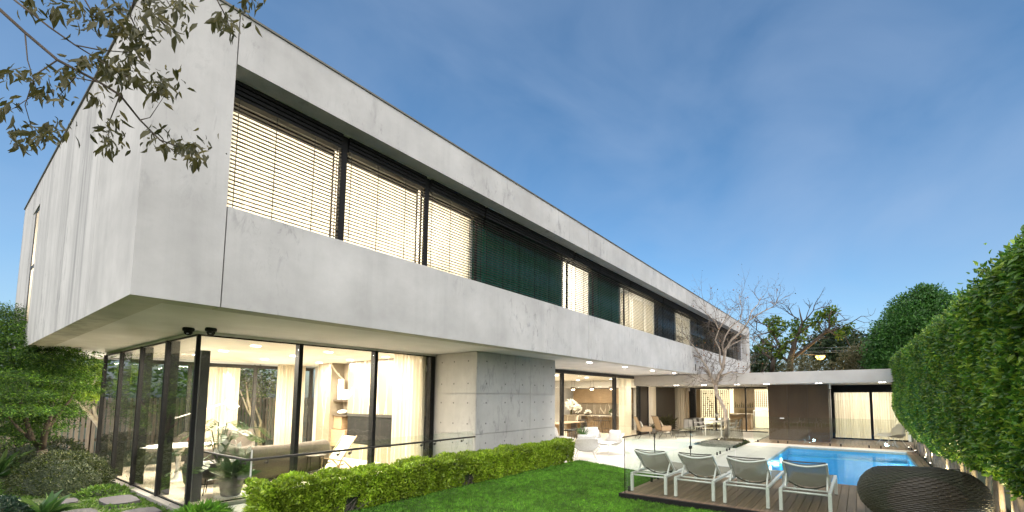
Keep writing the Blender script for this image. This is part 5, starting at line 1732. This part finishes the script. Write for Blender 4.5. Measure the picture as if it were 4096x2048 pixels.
# bare ornamental tree in the terrace bed
bt = thing('bare_tree', 'nearly leafless ornamental tree in the terrace planting bed', 'tree', (19.32, 5.05, T))
z8 = lambda pts: [(x / 2.147 + 2600, y / 2.147 + 1100) for x, y in pts]
tp = [(2904, 1768), (2905, 1690), (2899, 1641), (2880, 1600), (2866, 1578), (2861, 1542)]
tpts = [at(x, y, 'x', 19.32) for x, y in tp]
tpts[0].z = T - .03
MB().tube(tpts, [.105, .09, .088, .085, .082, .085], 10).build('trunk', M['pale_bark'], bt, True)
limbs = [([(560, 950), (590, 860), (625, 810), (640, 700), (650, 640), (700, 560), (790, 480), (850, 390), (960, 320), (1060, 270), (1100, 210)], .085, .0, -.2),
         ([(560, 950), (530, 880), (490, 790), (440, 720), (380, 690), (300, 650), (220, 600), (170, 560)], .06, .0, -1.0),
         ([(625, 810), (600, 740), (600, 640), (560, 560), (590, 470), (560, 400), (480, 330), (470, 270)], .05, 0, -.6),
         ([(640, 700), (620, 600), (650, 520), (700, 440), (780, 380), (790, 290), (765, 180)], .05, 0, .9),
         ([(575, 920), (650, 880), (760, 870), (870, 900), (960, 880)], .04, 0, .7),
         ([(550, 930), (480, 900), (420, 870), (380, 900)], .035, 0, -.8),
         ([(650, 640), (700, 600), (780, 560), (860, 540), (930, 590)], .035, 0, .9),
         ([(850, 390), (870, 310), (930, 250), (950, 190)], .03, -.15, .4),
         ([(440, 720), (400, 640), (330, 560), (290, 500)], .03, -.5, -1.2),
         ([(530, 880), (470, 800), (400, 790), (300, 790), (220, 800), (160, 770)], .04, 0, .6),
         ([(600, 870), (700, 830), (800, 850), (860, 790)], .035, 0, -.9),
         ([(590, 470), (620, 420), (680, 330), (690, 290)], .028, -.3, .3)]
tw, tips = MB(), []
for pts, r, d0, d1 in limbs:
    k = len(pts)
    w3 = [at(x, y, 'x', 19.32 + d0 + (d1 - d0) * i / (k - 1)) for i, (x, y) in enumerate(z8(pts))]
    mb = MB()
    limb(mb, w3, r, .010, 7)
    mb.build('branch', M['pale_bark'], bt, True)
    for i in range(1, k):
        for q in range(3 if i < k - 1 else 4):
            p = w3[i - 1].lerp(w3[i], random.random())
            d = (w3[i] - w3[i - 1]).normalized()
            nd = d + Vector((random.gauss(0, .8), random.gauss(0, .8), random.gauss(.15, .6)))
            twigs(tw, p, nd, random.uniform(.45, .8), .011, 2, tips, .6, .15, 2)
tw.build('twigs', M['twig'], bt, kind='stuff')
n = len(tips)
sel = [tips[i] for i in rng.permutation(n)[:int(n * .5)]]
P = np.array([t_[0] for t_ in sel]); D = np.array([t_[1] for t_ in sel]) + rng.normal(size=(len(sel), 3)) * .6
leaves('dry_leaves', M['branch_leaf'], bt, P, D, .04 + .05 * rng.random(len(P)), .5, .1)
fm = MB().lathe([(0, -.03), (.022, -.02), (.03, 0), (.022, .02), (0, .03)], (0, 0, 0), 6).mesh('dried_fruit', M['fruit'], True)
for i in rng.permutation(n)[:60]:
    place('dried_fruit', fm, bt, tips[i][0])
# planting bed and its uplight
bed_poly = [(16.9, 4.05), (16.85, 5.2), (17.25, 5.75), (18.6, 5.75), (20.0, 5.5), (20.2, 4.6), (19.3, 4.05)]
struct(MB().prism(bed_poly, T - .1, T + .012).build('tree_bed', M['ground']))
n = 5200
x = rng.uniform(16.8, 20.2, n); y = rng.uniform(4.0, 5.8, n)
def inside(x, y, poly):
    r = np.zeros(len(x), bool)
    for (x1, y1), (x2, y2) in zip(poly, poly[1:] + poly[:1]):
        c = ((y1 > y) != (y2 > y)) & (x < (x2 - x1) * (y - y1) / (y2 - y1 + 1e-12) + x1)
        r ^= c
    return r
k = inside(x, y, bed_poly)
P = np.stack([x, y, np.full(n, T)], 1)[k]
D = rng.normal(size=P.shape) * .6 + (0, 0, .8)
o = leaves('bed_groundcover', M['shrub'], None, P, D, rng.uniform(.06, .13, len(P)), .4, .1)
tag(o, 'low groundcover in the planting bed under the bare tree', 'groundcover')
t_ = thing('garden_uplight', 'warm uplight in the bed at the foot of the bare tree', 'garden light', (18.9, 5.25, T))
MB().lathe([(.03, 0), (.035, .09), (.03, .1), (0, .095)], (18.9, 5.25, T + .012), 10).build('housing', M['frame'], t_)
MB().lathe([(0, 0), (.028, 0), (0, .006)], (18.9, 5.25, T + .114), 10).build('lens', M['lamp_white'], t_)
lamp('tree_uplight', 'SPOT', (18.9, 5.25, T + .15), 40, (1.0, .86, .62), .03, rot=(R_(180 + 8), R_(10), 0), spot=70)


def px_blob_tree(name, label, X, trunk_px, blobs, leaf, leaf_len, dens, w=.45, group=None, bark='bark', flat=1.0, taper=.4, limbs_px=(), tr=.25, twiggy=0):
    """tree with a trunk and a crown of leaf clumps; places surveyed from the photo on the plane x = X"""
    b = at(*trunk_px[0], 'x', X); b.z = -.5
    t = thing(name, label, 'tree', b, group)
    pts = [b] + [at(*q, 'x', X) for q in trunk_px[1:]]
    mb = MB(); limb(mb, pts, tr, tr * taper, 8)
    for lp_, r in limbs_px:
        limb(mb, [at(*q, 'x', X + random.uniform(-.5, .5)) for q in lp_], r * .85, r * .15, 6)
    mb.build('trunk', M[bark], t, True)
    if twiggy:
        tb, tt = MB(), []
        for lp_, r in limbs_px:
            w3 = [at(*q, 'x', X) for q in lp_]
            for i in range(1, len(w3)):
                for q in range(twiggy):
                    d = (w3[i] - w3[i - 1]).normalized() + Vector((random.gauss(0, .7), random.gauss(0, .9), random.gauss(.1, .8)))
                    twigs(tb, w3[i - 1].lerp(w3[i], random.random()), d, random.uniform(.7, 1.5), .045, 2, tt, .7, .1, 2)
        tb.build('twigs', M[bark], t, kind='stuff')
    s = X / (math.cos(YAW) * F_PX) * 1.06
    PP, DD = [], []
    for (x, y, r) in blobs:
        c = np.array(at(x, y, 'x', X + random.uniform(-.6, .6) * r * s))
        R = r * s
        n = max(20, int(dens * R * R))
        d = unit(rng.normal(size=(n, 3)))
        q = rng.random((n, 1)) ** .4 * (.8 + .35 * smooth_noise(d[:, 0] * 3 + x, d[:, 2] * 3 + y, 1)[:, None])
        PP.append(c + d * q * R * np.array([1, 1, flat])); DD.append(d + rng.normal(size=(n, 3)) * .7 + (0, 0, -.1))
    P, D = np.concatenate(PP), np.concatenate(DD)
    leaves('crown', M[leaf], t, P, D, leaf_len * (.6 + .8 * rng.random(len(P))), w, .12)
    return t


z5 = lambda pts: [(x / 3.68 + 2750, y / 3.68 + 1150) for x, y in pts]
oak_leafs = [(1180, 515, 45), (1300, 475, 55), (1370, 525, 35), (1260, 605, 60), (1270, 690, 60), (1330, 705, 35), (1580, 480, 25), (1930, 405, 45), (2050, 375, 50), (2125, 345, 60), (1965, 450, 35),
             (1640, 515, 35), (1745, 550, 40), (1590, 595, 50), (1410, 600, 40), (1465, 535, 30), (1890, 560, 45), (2130, 485, 50), (1500, 770, 50), (1400, 830, 45), (1190, 790, 45), (1120, 800, 40),
             (1365, 950, 55), (1215, 895, 50), (1580, 690, 50), (1700, 650, 45), (1450, 920, 40), (1830, 480, 30), (2230, 700, 45), (2400, 560, 35), (2330, 640, 40), (1060, 900, 40), (1010, 880, 30), (1660, 760, 40), (1330, 1000, 40)]
px_blob_tree('oak_tree', 'gnarled spreading tree with sparse green leaf clusters behind the low roof', 40,
             z5([(1500, 1250), (1510, 1060), (1550, 930), (1580, 800), (1630, 690), (1690, 520), (1665, 420), (1640, 290)]),
             [(x, y, r / 3.68) for (x, y, r) in [(*z5([(q[0], q[1])])[0], q[2] * 1.05) for q in oak_leafs]], 'oak_leaf', .22, 620, .7, tr=.30, bark='bark', taper=.07, twiggy=1,
             limbs_px=[(z5([(1510, 1070), (1620, 985), (1800, 850), (2000, 680), (2090, 590), (2085, 450), (2120, 330)]), .24), (z5([(1240, 1250), (1260, 1100), (1300, 1000), (1370, 870), (1300, 760), (1250, 650), (1150, 550), (980, 490)]), .26),
                       (z5([(1260, 1080), (1180, 1010), (1080, 950), (950, 850), (990, 770)]), .16), (z5([(1370, 870), (1500, 800), (1700, 790)]), .13), (z5([(1300, 880), (1180, 850), (1100, 790), (1060, 740), (920, 690)]), .12),
                       (z5([(1470, 1080), (1400, 1030), (1350, 960), (1380, 900)]), .16), (z5([(1690, 520), (1780, 430), (1860, 330), (1940, 315)]), .08), (z5([(1640, 470), (1540, 410), (1480, 380)]), .07),
                       (z5([(1640, 680), (1760, 590), (1840, 520), (1930, 480)]), .09), (z5([(2000, 680), (2150, 640), (2300, 560), (2420, 540)]), .09), (z5([(2050, 620), (2180, 700), (2330, 720)]), .08), (z5([(1240, 640), (1100, 690), (1010, 620), (930, 540)]), .07),
                       (z5([(1800, 850), (1930, 760), (2100, 740)]), .08), (z5([(1130, 960), (1010, 1010), (940, 1040)]), .07)])
px_blob_tree('round_tree', 'dense bright green round-crowned tree behind the tall hedge', 34, [(3660, 1560), (3655, 1450), (3650, 1300)],
             [(3655, 1222, 52), (3720, 1200, 44), (3692, 1175, 34), (3765, 1225, 46), (3610, 1250, 46), (3588, 1295, 48), (3650, 1300, 75), (3740, 1280, 70), (3560, 1350, 60), (3620, 1370, 75), (3700, 1370, 75), (3540, 1420, 62), (3600, 1440, 75), (3680, 1450, 75), (3530, 1480, 55), (3780, 1340, 60)],
             'far_green', .15, 1500, .55)
for i, (lab, X, tpx, blobs) in enumerate((
        ('dark pointed conifer at the left edge of the round green tree', 52, [(3510, 1520), (3510, 1400)], [(3512, 1318, 16), (3508, 1345, 26), (3514, 1375, 34), (3506, 1410, 42), (3512, 1445, 48)]),
        ('dark conifer of low rounded crown behind the overhead cables', 54, [(3450, 1520), (3450, 1430)], [(3450, 1350, 20), (3455, 1375, 30), (3445, 1405, 42), (3455, 1440, 48)]),
        ('broad dark evergreen behind the street lamp', 50, [(3330, 1540), (3330, 1430)], [(3290, 1350, 35), (3340, 1335, 32), (3380, 1350, 38), (3260, 1385, 45), (3320, 1385, 48), (3390, 1390, 48), (3240, 1430, 50), (3310, 1435, 52), (3380, 1440, 52)]),
        ('dark bushy evergreen right of the upper storey end', 50, [(3050, 1540), (3050, 1450)], [(3030, 1415, 32), (3060, 1440, 42), (3020, 1460, 45), (3080, 1475, 45), (3120, 1485, 35), (2990, 1480, 40)]))):
    px_blob_tree('evergreen_tree', lab, X, tpx, blobs, 'far_dark', .36, 170, .5, group='dark evergreens beyond the low roof')
for lab, X, tpx, blobs in (('dry olive scrubby tree above the right half of the low roof', 36, [(3450, 1520), (3450, 1450)], [(3400, 1445, 40), (3450, 1425, 42), (3500, 1440, 40), (3360, 1470, 36), (3430, 1475, 40), (3520, 1475, 36), (3470, 1400, 22), (3420, 1405, 20)]),
                           ('grey-green scrubby bush just above the middle of the low roof', 36, [(3200, 1520), (3200, 1470)], [(3170, 1455, 28), (3210, 1460, 30), (3250, 1462, 30), (3140, 1475, 26), (3290, 1475, 28), (3230, 1480, 30)])):
    px_blob_tree('scrub_tree', lab, X, tpx, blobs, 'far_olive', .26, 330, .22, group='scrubby trees beyond the low roof', tr=.14)
hb = thing('boundary_hedge', 'dark far hedge closing the view behind the low wing', 'hedge', (60, 6, -.46))
n = 16000
P = np.stack([rng.uniform(58, 62, n), rng.uniform(-20, 34, n), rng.uniform(-.4, 3.9, n)], 1)
leaves('foliage', M['far_dark'], hb, P, rng.normal(size=(n, 3)), rng.uniform(.4, .8, n), .5, .1)
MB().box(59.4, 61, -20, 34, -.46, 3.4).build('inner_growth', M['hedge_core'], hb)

# ------------------------------------------------------------------ left garden
ft = thing('timber_fence', 'weathered vertical-slat timber fence at the back of the left garden', 'fence', (-1, 21.9, -.1))
sm_ = MB().cbox(0, .085, 0, .03, 0, 1.86, .004).mesh('slat', M['timber_fence'])
for k in range(150):
    place('slat', sm_, ft, (-7 + k * .122, 21.88 + random.uniform(-.004, .004), -.14))
MB().box(-7, 11.3, 21.915, 21.96, .25, .34).box(-7, 11.3, 21.915, 21.96, 1.35, 1.44).build('rail', M['bark'], ft)
for k in range(8):
    MB().box(-6.9 + k * 2.5, -6.8 + k * 2.5, 21.962, 22.06, -.4, 1.7).build('post', M['bark'], ft)

n = 30000
mp_ = thing('japanese_maple', 'layered dark green Japanese maple in the left garden bed', 'tree', (1.55, 15.4, -.05))
Yp = 15.2
trk = [at(x, y, 'y', Yp) for x, y in ((183, 1915), (176, 1850), (168, 1800))]
trk[0].z = -.1
MB().tube(trk, [.10, .085, .08], 9).build('trunk', M['bark'], mp_, True)
for pts, r in (([(168, 1800), (130, 1760), (80, 1720), (20, 1650)], .055), ([(168, 1800), (180, 1730), (205, 1660), (210, 1560), (170, 1450), (110, 1330)], .06), ([(180, 1740), (215, 1680), (280, 1600), (330, 1500)], .04), ([(130, 1760), (90, 1640), (60, 1500), (40, 1350)], .045)):
    mb = MB()
    limb(mb, [at(x, y, 'y', Yp + random.uniform(-.3, .3)) for x, y in pts], r, .012, 7)
    mb.build('branch', M['bark'], mp_, True)
pads = [(10, 1265, 60), (60, 1290, 55), (110, 1335, 62), (20, 1350, 80), (70, 1400, 85), (160, 1400, 75), (230, 1385, 62), (295, 1345, 45), (345, 1335, 36), (270, 1430, 60), (330, 1400, 40), (20, 1470, 90), (110, 1480, 90), (190, 1490, 80), (270, 1500, 55), (330, 1470, 38), (30, 1570, 95), (120, 1570, 90), (200, 1575, 70), (270, 1580, 45),
        (20, 1660, 80), (100, 1650, 80), (180, 1650, 62), (250, 1640, 38), (60, 1715, 60), (130, 1710, 45), (-60, 1400, 90), (-70, 1550, 100), (-60, 1660, 90), (-70, 1280, 70)]
PP, DD = [], []
for x, y, r in pads:
    c = np.array(at(x, y, 'y', Yp + random.uniform(-.7, .7)))
    R = r * 9.6 / F_PX
    for lay in range(3):
        m_ = int(6200 * R * R) + 60
        a = rng.uniform(0, 6.28, m_); q = rng.random(m_) ** .5 * R * 1.25
        off = np.array([rng.normal() * R * .45, rng.normal() * R * .5, (lay - 1) * R * .62])
        PP.append(c + off + np.stack([np.cos(a) * q, np.sin(a) * q * 1.2, rng.normal(size=m_) * .05 - .18 * (q / R) ** 2 * R], 1))
        DD.append(np.stack([np.cos(a), np.sin(a), -.5 + 0 * a], 1) + rng.normal(size=(m_, 3)) * .6)
P, D = np.concatenate(PP), np.concatenate(DD)
leaves('crown', M['maple'], mp_, P, D, .025 + .035 * rng.random(len(P)), .40, .08)

lt = thing('pale_tree', 'leaning pale-barked tree lit against the slat fence', 'tree', (3.3, 19.2, -.1))
for pts, r in (([(440, 1800), (420, 1755), (395, 1700), (350, 1650), (310, 1610), (285, 1590)], .085), ([(395, 1700), (378, 1650), (365, 1590), (350, 1520)], .045), ([(350, 1650), (345, 1600), (390, 1500)], .035)):
    mb = MB()
    limb(mb, [at(x, y, 'y', 19.2) for x, y in pts], r, .02, 7)
    mb.build('trunk', M['white_bark'], lt, True)
PP = []
for x, y, r in ((360, 1520, 45), (400, 1480, 45), (330, 1560, 38), (410, 1540, 40), (380, 1580, 35), (300, 1590, 30), (440, 1450, 40), (460, 1520, 40), (500, 1480, 45), (340, 1470, 35)):
    c = np.array(at(x, y, 'y', 19.2 + random.uniform(-.5, .5)))
    R = r * 12 / F_PX
    d = unit(rng.normal(size=(420, 3)))
    PP.append(c + d * rng.random((420, 1)) ** .5 * R * np.array([1.3, 1.3, .8]))
P = np.concatenate(PP)
leaves('crown', M['box'], lt, P, rng.normal(size=P.shape), .06 + .05 * rng.random(len(P)), .4, .1)
lamp('fence_uplight', 'SPOT', (2.9, 19.9, .05), 220, (1.0, .88, .66), .04, rot=(R_(-150), 0, R_(10)), spot=100)
lamp('tree_uplight', 'SPOT', (2.9, 18.4, .05), 200, (1.0, .88, .66), .04, rot=(R_(-160), 0, 0), spot=90)

ct = thing('courtyard_tree', 'slender white-barked tree lit in the courtyard beyond the living room', 'tree', (6.1, 17.2, -.1))
for pts, r in (([(1040, 1790), (1034, 1740), (1012, 1680), (992, 1600), (985, 1530)], .07), ([(1034, 1740), (1045, 1690), (1025, 1640), (1010, 1580)], .045), ([(1012, 1680), (990, 1640), (960, 1560)], .03)):
    mb = MB()
    limb(mb, [at(x, y, 'y', 17.0) for x, y in pts], r, .015, 7)
    mb.build('trunk', M['white_bark'], ct, True)
n = 1400
c = np.array(at(1000, 1530, 'y', 17.0))
P = c + unit(rng.normal(size=(n, 3))) * rng.random((n, 1)) ** .5 * np.array([1.2, .8, .6])
leaves('crown', M['shrub'], ct, P, rng.normal(size=P.shape), .05 + .05 * rng.random(n), .4, .1)
lamp('courtyard_fill', 'SPOT', (4.4, 19.8, .0), 260, (1.0, .88, .66), .04, rot=(R_(-125), 0, 0), spot=120)  # added spot without a fitting, brightens the fence seen through the glass
lamp('courtyard_uplight', 'SPOT', (6.0, 16.5, .0), 160, (1.0, .88, .66), .04, rot=(R_(-160), 0, 0), spot=90)


def mound(name, label, cat, cx, cy_, rx, ry, h, mat, n, L, z0=-.08, w=.45, lump=.12, group=None):
    t = thing(name, label, cat, (cx, cy_, z0), group)
    d = unit(rng.normal(size=(n, 3))); d[:, 2] = np.abs(d[:, 2])
    k = (1 - np.abs(rng.normal(size=n)) * .06) * (1 + lump * smooth_noise(d[:, 0] * 4 + cx, d[:, 1] * 4 + d[:, 2] * 3, 1.2))
    P = np.array([cx, cy_, z0]) + d * k[:, None] * np.array([rx, ry, h])
    D = d + rng.normal(size=(n, 3)) * .7
    leaves('foliage', M[mat], t, P, D, L * (.7 + .6 * rng.random(n)), w, .1)
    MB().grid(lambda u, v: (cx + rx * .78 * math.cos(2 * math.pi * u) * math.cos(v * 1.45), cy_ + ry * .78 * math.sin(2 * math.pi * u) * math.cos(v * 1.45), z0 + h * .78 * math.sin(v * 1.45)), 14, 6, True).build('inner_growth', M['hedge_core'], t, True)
    return t


mound('shrub', 'broad dark clipped shrub along the end glass wall', 'shrub', 1.62, 13.6, .66, 1.7, .72, 'shrub', 16000, .035)
mound('shrub', 'dark shrub behind the lit patch by the timber fence', 'shrub', 1.6, 17.2, .9, 1.2, .85, 'shrub', 5000, .06)
mound('shrub', 'dark shrub closing the foot of the fence on the left', 'shrub', -.6, 19.5, 1.6, 1.0, .9, 'shrub', 5000, .07)
mound('lit_bush', 'small bush glowing yellow in a ground spotlight beside the maple trunk', 'shrub', 1.55, 14.95, .26, .3, .42, 'box', 900, .05)
lamp('bush_uplight', 'SPOT', (1.45, 14.35, .05), 26, (1.0, .85, .5), .03, rot=(R_(-125), 0, R_(6)), spot=80)
mound('groundcover_clump', 'broad-leaved low plants in front of the dark shrub', 'groundcover', 1.9, 11.85, .36, .22, .16, 'cover', 500, .08, w=.4)
mound('dark_bush', 'dark blue-green bush in the bottom left picture corner', 'shrub', .62, 10.35, .36, .5, .40, 'bluegreen', 2600, .06)
mound('tufted_plant', 'grassy tuft at the foot of the glass corner', 'plant', 2.35, 8.35, .30, .25, .16, 'grass', 900, .14, w=.1)
for (x, y, l, fl) in ((.45, 15.2, 'strap-leaved clump with orange flowers left of the maple', True), (-.1, 15.9, 'tall strap-leaved clump at the far left of the garden', False), (.95, 16.2, 'strap-leaved clump close behind the maple trunk', False),
                      (.2, 14.4, 'low strap-leaved clump in front of the flowering one', False), (1.05, 10.35, 'broad pale-edged leaves beside the corner bush', False)):
    t_ = thing('strap_plant', l, 'plant', (x, y, -.08), 'strap-leaved plants')
    n = 46
    a, e = rng.uniform(0, 6.28, n), rng.uniform(.25, 1.25, n)
    sc2 = .5 if y < 11 else 1.0
    Dn = np.stack([np.cos(a) * np.cos(e), np.sin(a) * np.cos(e), np.sin(e)], 1)
    leaves('foliage', M['strap'], t_, np.array([[x, y, -.06]]) + Dn * .04, Dn, rng.uniform(.45, .85, n) * sc2, .11 if y > 11 else .3, .02, up=np.array([[0, 0, 1.]]), six=True)
    if fl:
        for k in range(4):
            p = np.array([[x + .12 + .06 * k, y - .2 + .1 * k, .42 + .05 * k]])
            Dn = unit(rng.normal(size=(14, 3)) + (0, 0, .4))
            leaves('flower', M['flower_red'], t_, p + Dn * .02, Dn, np.full(14, .08), .5, .06)
for lab, x, y, r, h in (('leafy dark tree beyond the timber fence, at the left', -4.0, 26.5, 2.6, 4.2), ('leafy dark tree beyond the timber fence, behind the pale tree', 2.5, 26.5, 2.6, 4.6), ('leafy dark tree beyond the timber fence, behind the house', 8.0, 27.0, 2.8, 4.4), ('leafy dark tree far left beyond the fence', -10, 27, 3, 4.4)):
    t_ = thing('garden_tree', lab, 'tree', (x, y, -.4), 'trees beyond the timber fence')
    MB().tube([(x, y, -.4), (x + .1, y, 1.4), (x, y + .1, 2.6)], [.2, .16, .1], 8).build('trunk', M['bark'], t_, True)
    n = 5200
    d = unit(rng.normal(size=(n, 3)))
    q = rng.random((n, 1)) ** .35 * (1 + .25 * smooth_noise(d[:, 0] * 4 + x, d[:, 2] * 4, 1)[:, None])
    leaves('crown', M['maple'], t_, np.array([x, y, h * .55]) + d * q * np.array([r, r, h * .5]), d + rng.normal(size=(n, 3)) * .7, rng.uniform(.12, .24, n), .5, .1)

# ------------------------------------------------------------------ eucalypt branch hanging in at top left
BR = 3.1


def nb(x, y, dep):
    return Vector((0, 0, CAM_Z)) + (c_f + c_r * ((x - PX) / F_PX) - c_u * ((y - PY) / F_PX)) * dep


hb_ = thing('overhanging_branch', 'dusky leafy eucalypt branch hanging in front of the house corner', 'branch', nb(-80, -60, BR))
tws = [([(-120, -70), (100, 130), (230, 240), (400, 330), (480, 380), (560, 480), (640, 560), (750, 600)], .012), ([(-20, -60), (200, 110), (300, 180), (430, 260), (560, 340), (650, 380)], .008), ([(820, -90), (890, 40), (925, 120)], .006),
       ([(230, 240), (140, 300), (100, 420), (140, 560)], .005), ([(100, 130), (110, 240), (150, 370)], .005), ([(400, 330), (300, 310), (230, 390)], .005), ([(480, 380), (440, 480), (430, 590)], .004), ([(560, -80), (520, 60), (560, 150)], .007),
       ([(300, -70), (380, 70), (470, 130)], .006), ([(620, -80), (690, 40)], .005), ([(640, 560), (700, 610), (790, 650)], .004), ([(300, 180), (400, 200), (520, 210), (600, 260)], .005), ([(150, 370), (60, 430), (20, 450)], .003), ([(1000, -80), (1010, 20)], .005), ([(560, 480), (600, 470), (660, 380)], .004)]
for pts, r in tws:
    mb = MB()
    w3 = [nb(x, y, BR + .12 * math.sin(i * 1.7 + x * .01)) for i, (x, y) in enumerate(pts)]
    limb(mb, w3, r, r * .35, 6)
    mb.build('twig', M['bark'], hb_, True)
V, F = leaf_arrays(np.zeros((1, 3)), np.array([[0, 1., 0]]), np.array([1.0]), .30, .06, np.array([[0, 0, 1.]]), True)
blm = np_mesh('leaf', V, F, M['branch_leaf'])
cl = [(220, 60), (400, 60), (380, 110), (330, 95), (440, 110), (560, 60), (520, 130), (560, 140), (480, 170), (600, 30), (700, 40), (640, 100), (700, 20), (870, 110), (925, 140), (900, 80), (1000, 20), (40, 310), (130, 330), (170, 370), (190, 390), (300, 300), (250, 310), (340, 260), (390, 270), (450, 270), (480, 330),
      (380, 400), (560, 340), (570, 200), (620, 400), (660, 370), (60, 540), (90, 580), (140, 560), (200, 530), (210, 555), (430, 510), (440, 600), (600, 560), (660, 600), (720, 600), (770, 610), (790, 645), (420, 570), (20, 440), (490, 60), (300, 40), (450, 20), (540, 240), (430, 300), (500, 290), (640, 330), (690, 130), (120, 30)]
for x, y in cl:
    for k in range(5 if len(cl) * 5 <= 300 else 4):
        p = nb(x + random.gauss(0, 16), y - 25 + random.gauss(0, 14), BR + random.gauss(0, .09))
        d = (-c_u * random.uniform(.5, 1.1) + c_r * random.gauss(.05, .55) + c_f * random.gauss(0, .4)).normalized()
        o = place('leaf', blm, hb_, p)
        o.rotation_euler = (d.to_track_quat('Y', 'Z') @ __import__('mathutils').Quaternion((0, 1, 0), random.uniform(-1.5, 1.5))).to_euler()
        s = random.uniform(.07, .135)
        o.scale = (s, s, s)

PP, DD = [], []
for x, y in cl + [(c_[0] + 45, c_[1] - 30) for c_ in cl]:
    for k in range(7):
        PP.append(nb(x + random.gauss(0, 26), y - 15 + random.gauss(0, 20), BR + random.gauss(0, .12)))
        DD.append(-c_u * random.uniform(.3, 1.1) + c_r * random.gauss(.05, .7) + c_f * random.gauss(0, .5))
leaves('small_leaves', M['branch_leaf'], hb_, np.array(PP), np.array(DD), rng.uniform(.035, .095, len(PP)), .30, .06, six=True)

# ------------------------------------------------------------------ street lamp, cables, roof vents
lx = 41.0
lp0 = at(3281, 1428, 'x', lx)
t_ = thing('street_lamp', 'lit amber street lamp among the trees beyond the low roof', 'street lamp', (lx, lp0.y + 2.2, -.46))
MB().tube([(lx, lp0.y + 2.2, -.46), (lx, lp0.y + 2.2, lp0.z + .1), (lx, lp0.y + 1.6, lp0.z + .35), (lx, lp0.y + .4, lp0.z + .2)], [.09, .07, .05, .04], 8).build('pole', M['frame'], t_, True)
MB().cbox(lx - .16, lx + .16, lp0.y - .38, lp0.y + .38, lp0.z + .10, lp0.z + .22, .04).build('housing', M['frame'], t_)
MB().lathe([(0, -.24), (.22, -.18), (.36, 0), (.36, .09), (0, .09)], (lx, lp0.y, lp0.z), 14).build('lens', M['lamp_street'], t_, True)
lamp('street_lamp_light', 'POINT', (lx - .5, lp0.y, lp0.z - .3), 260, (1.0, .62, .22), .3)
for y, l in ((1376, 'topmost pale overhead cable above the trees'), (1389, 'middle pale overhead cable above the trees'), (1395, 'lowest pale overhead cable above the trees')):
    a, b = at(3085, y + 18, 'x', 44), at(3640, y - 3, 'x', 42)
    m_ = a.lerp(b, .5) - Vector((0, 0, .12))
    tag(MB().tube([a, a.lerp(m_, .5) - Vector((0, 0, .04)), m_, m_.lerp(b, .5) - Vector((0, 0, .04)), b], .011, 5).build('overhead_cable', M['wire'], None, True), l, 'cable', 'overhead cables')
for px_, w_, l in ((3100, .42, 'small grey pyramid roof vent on the low roof'), (3176, .20, 'smaller grey roof vent on the low roof')):
    p = at(px_, 1492, 'x', 25)
    t_ = thing('roof_vent', l, 'vent', (25, p.y, 2.76))
    MB().add([(25 - w_, p.y - w_, 2.84), (25 + w_, p.y - w_, 2.84), (25 + w_, p.y + w_, 2.84), (25 - w_, p.y + w_, 2.84), (25, p.y, 2.84 + w_ * .6)], [(0, 1, 4), (1, 2, 4), (2, 3, 4), (3, 0, 4), (3, 2, 1, 0)]).build('cap', M['zinc'], t_)
    MB().box(25 - w_ * .7, 25 + w_ * .7, p.y - w_ * .7, p.y + w_ * .7, 2.761, 2.839).build('base', M['zinc'], t_)
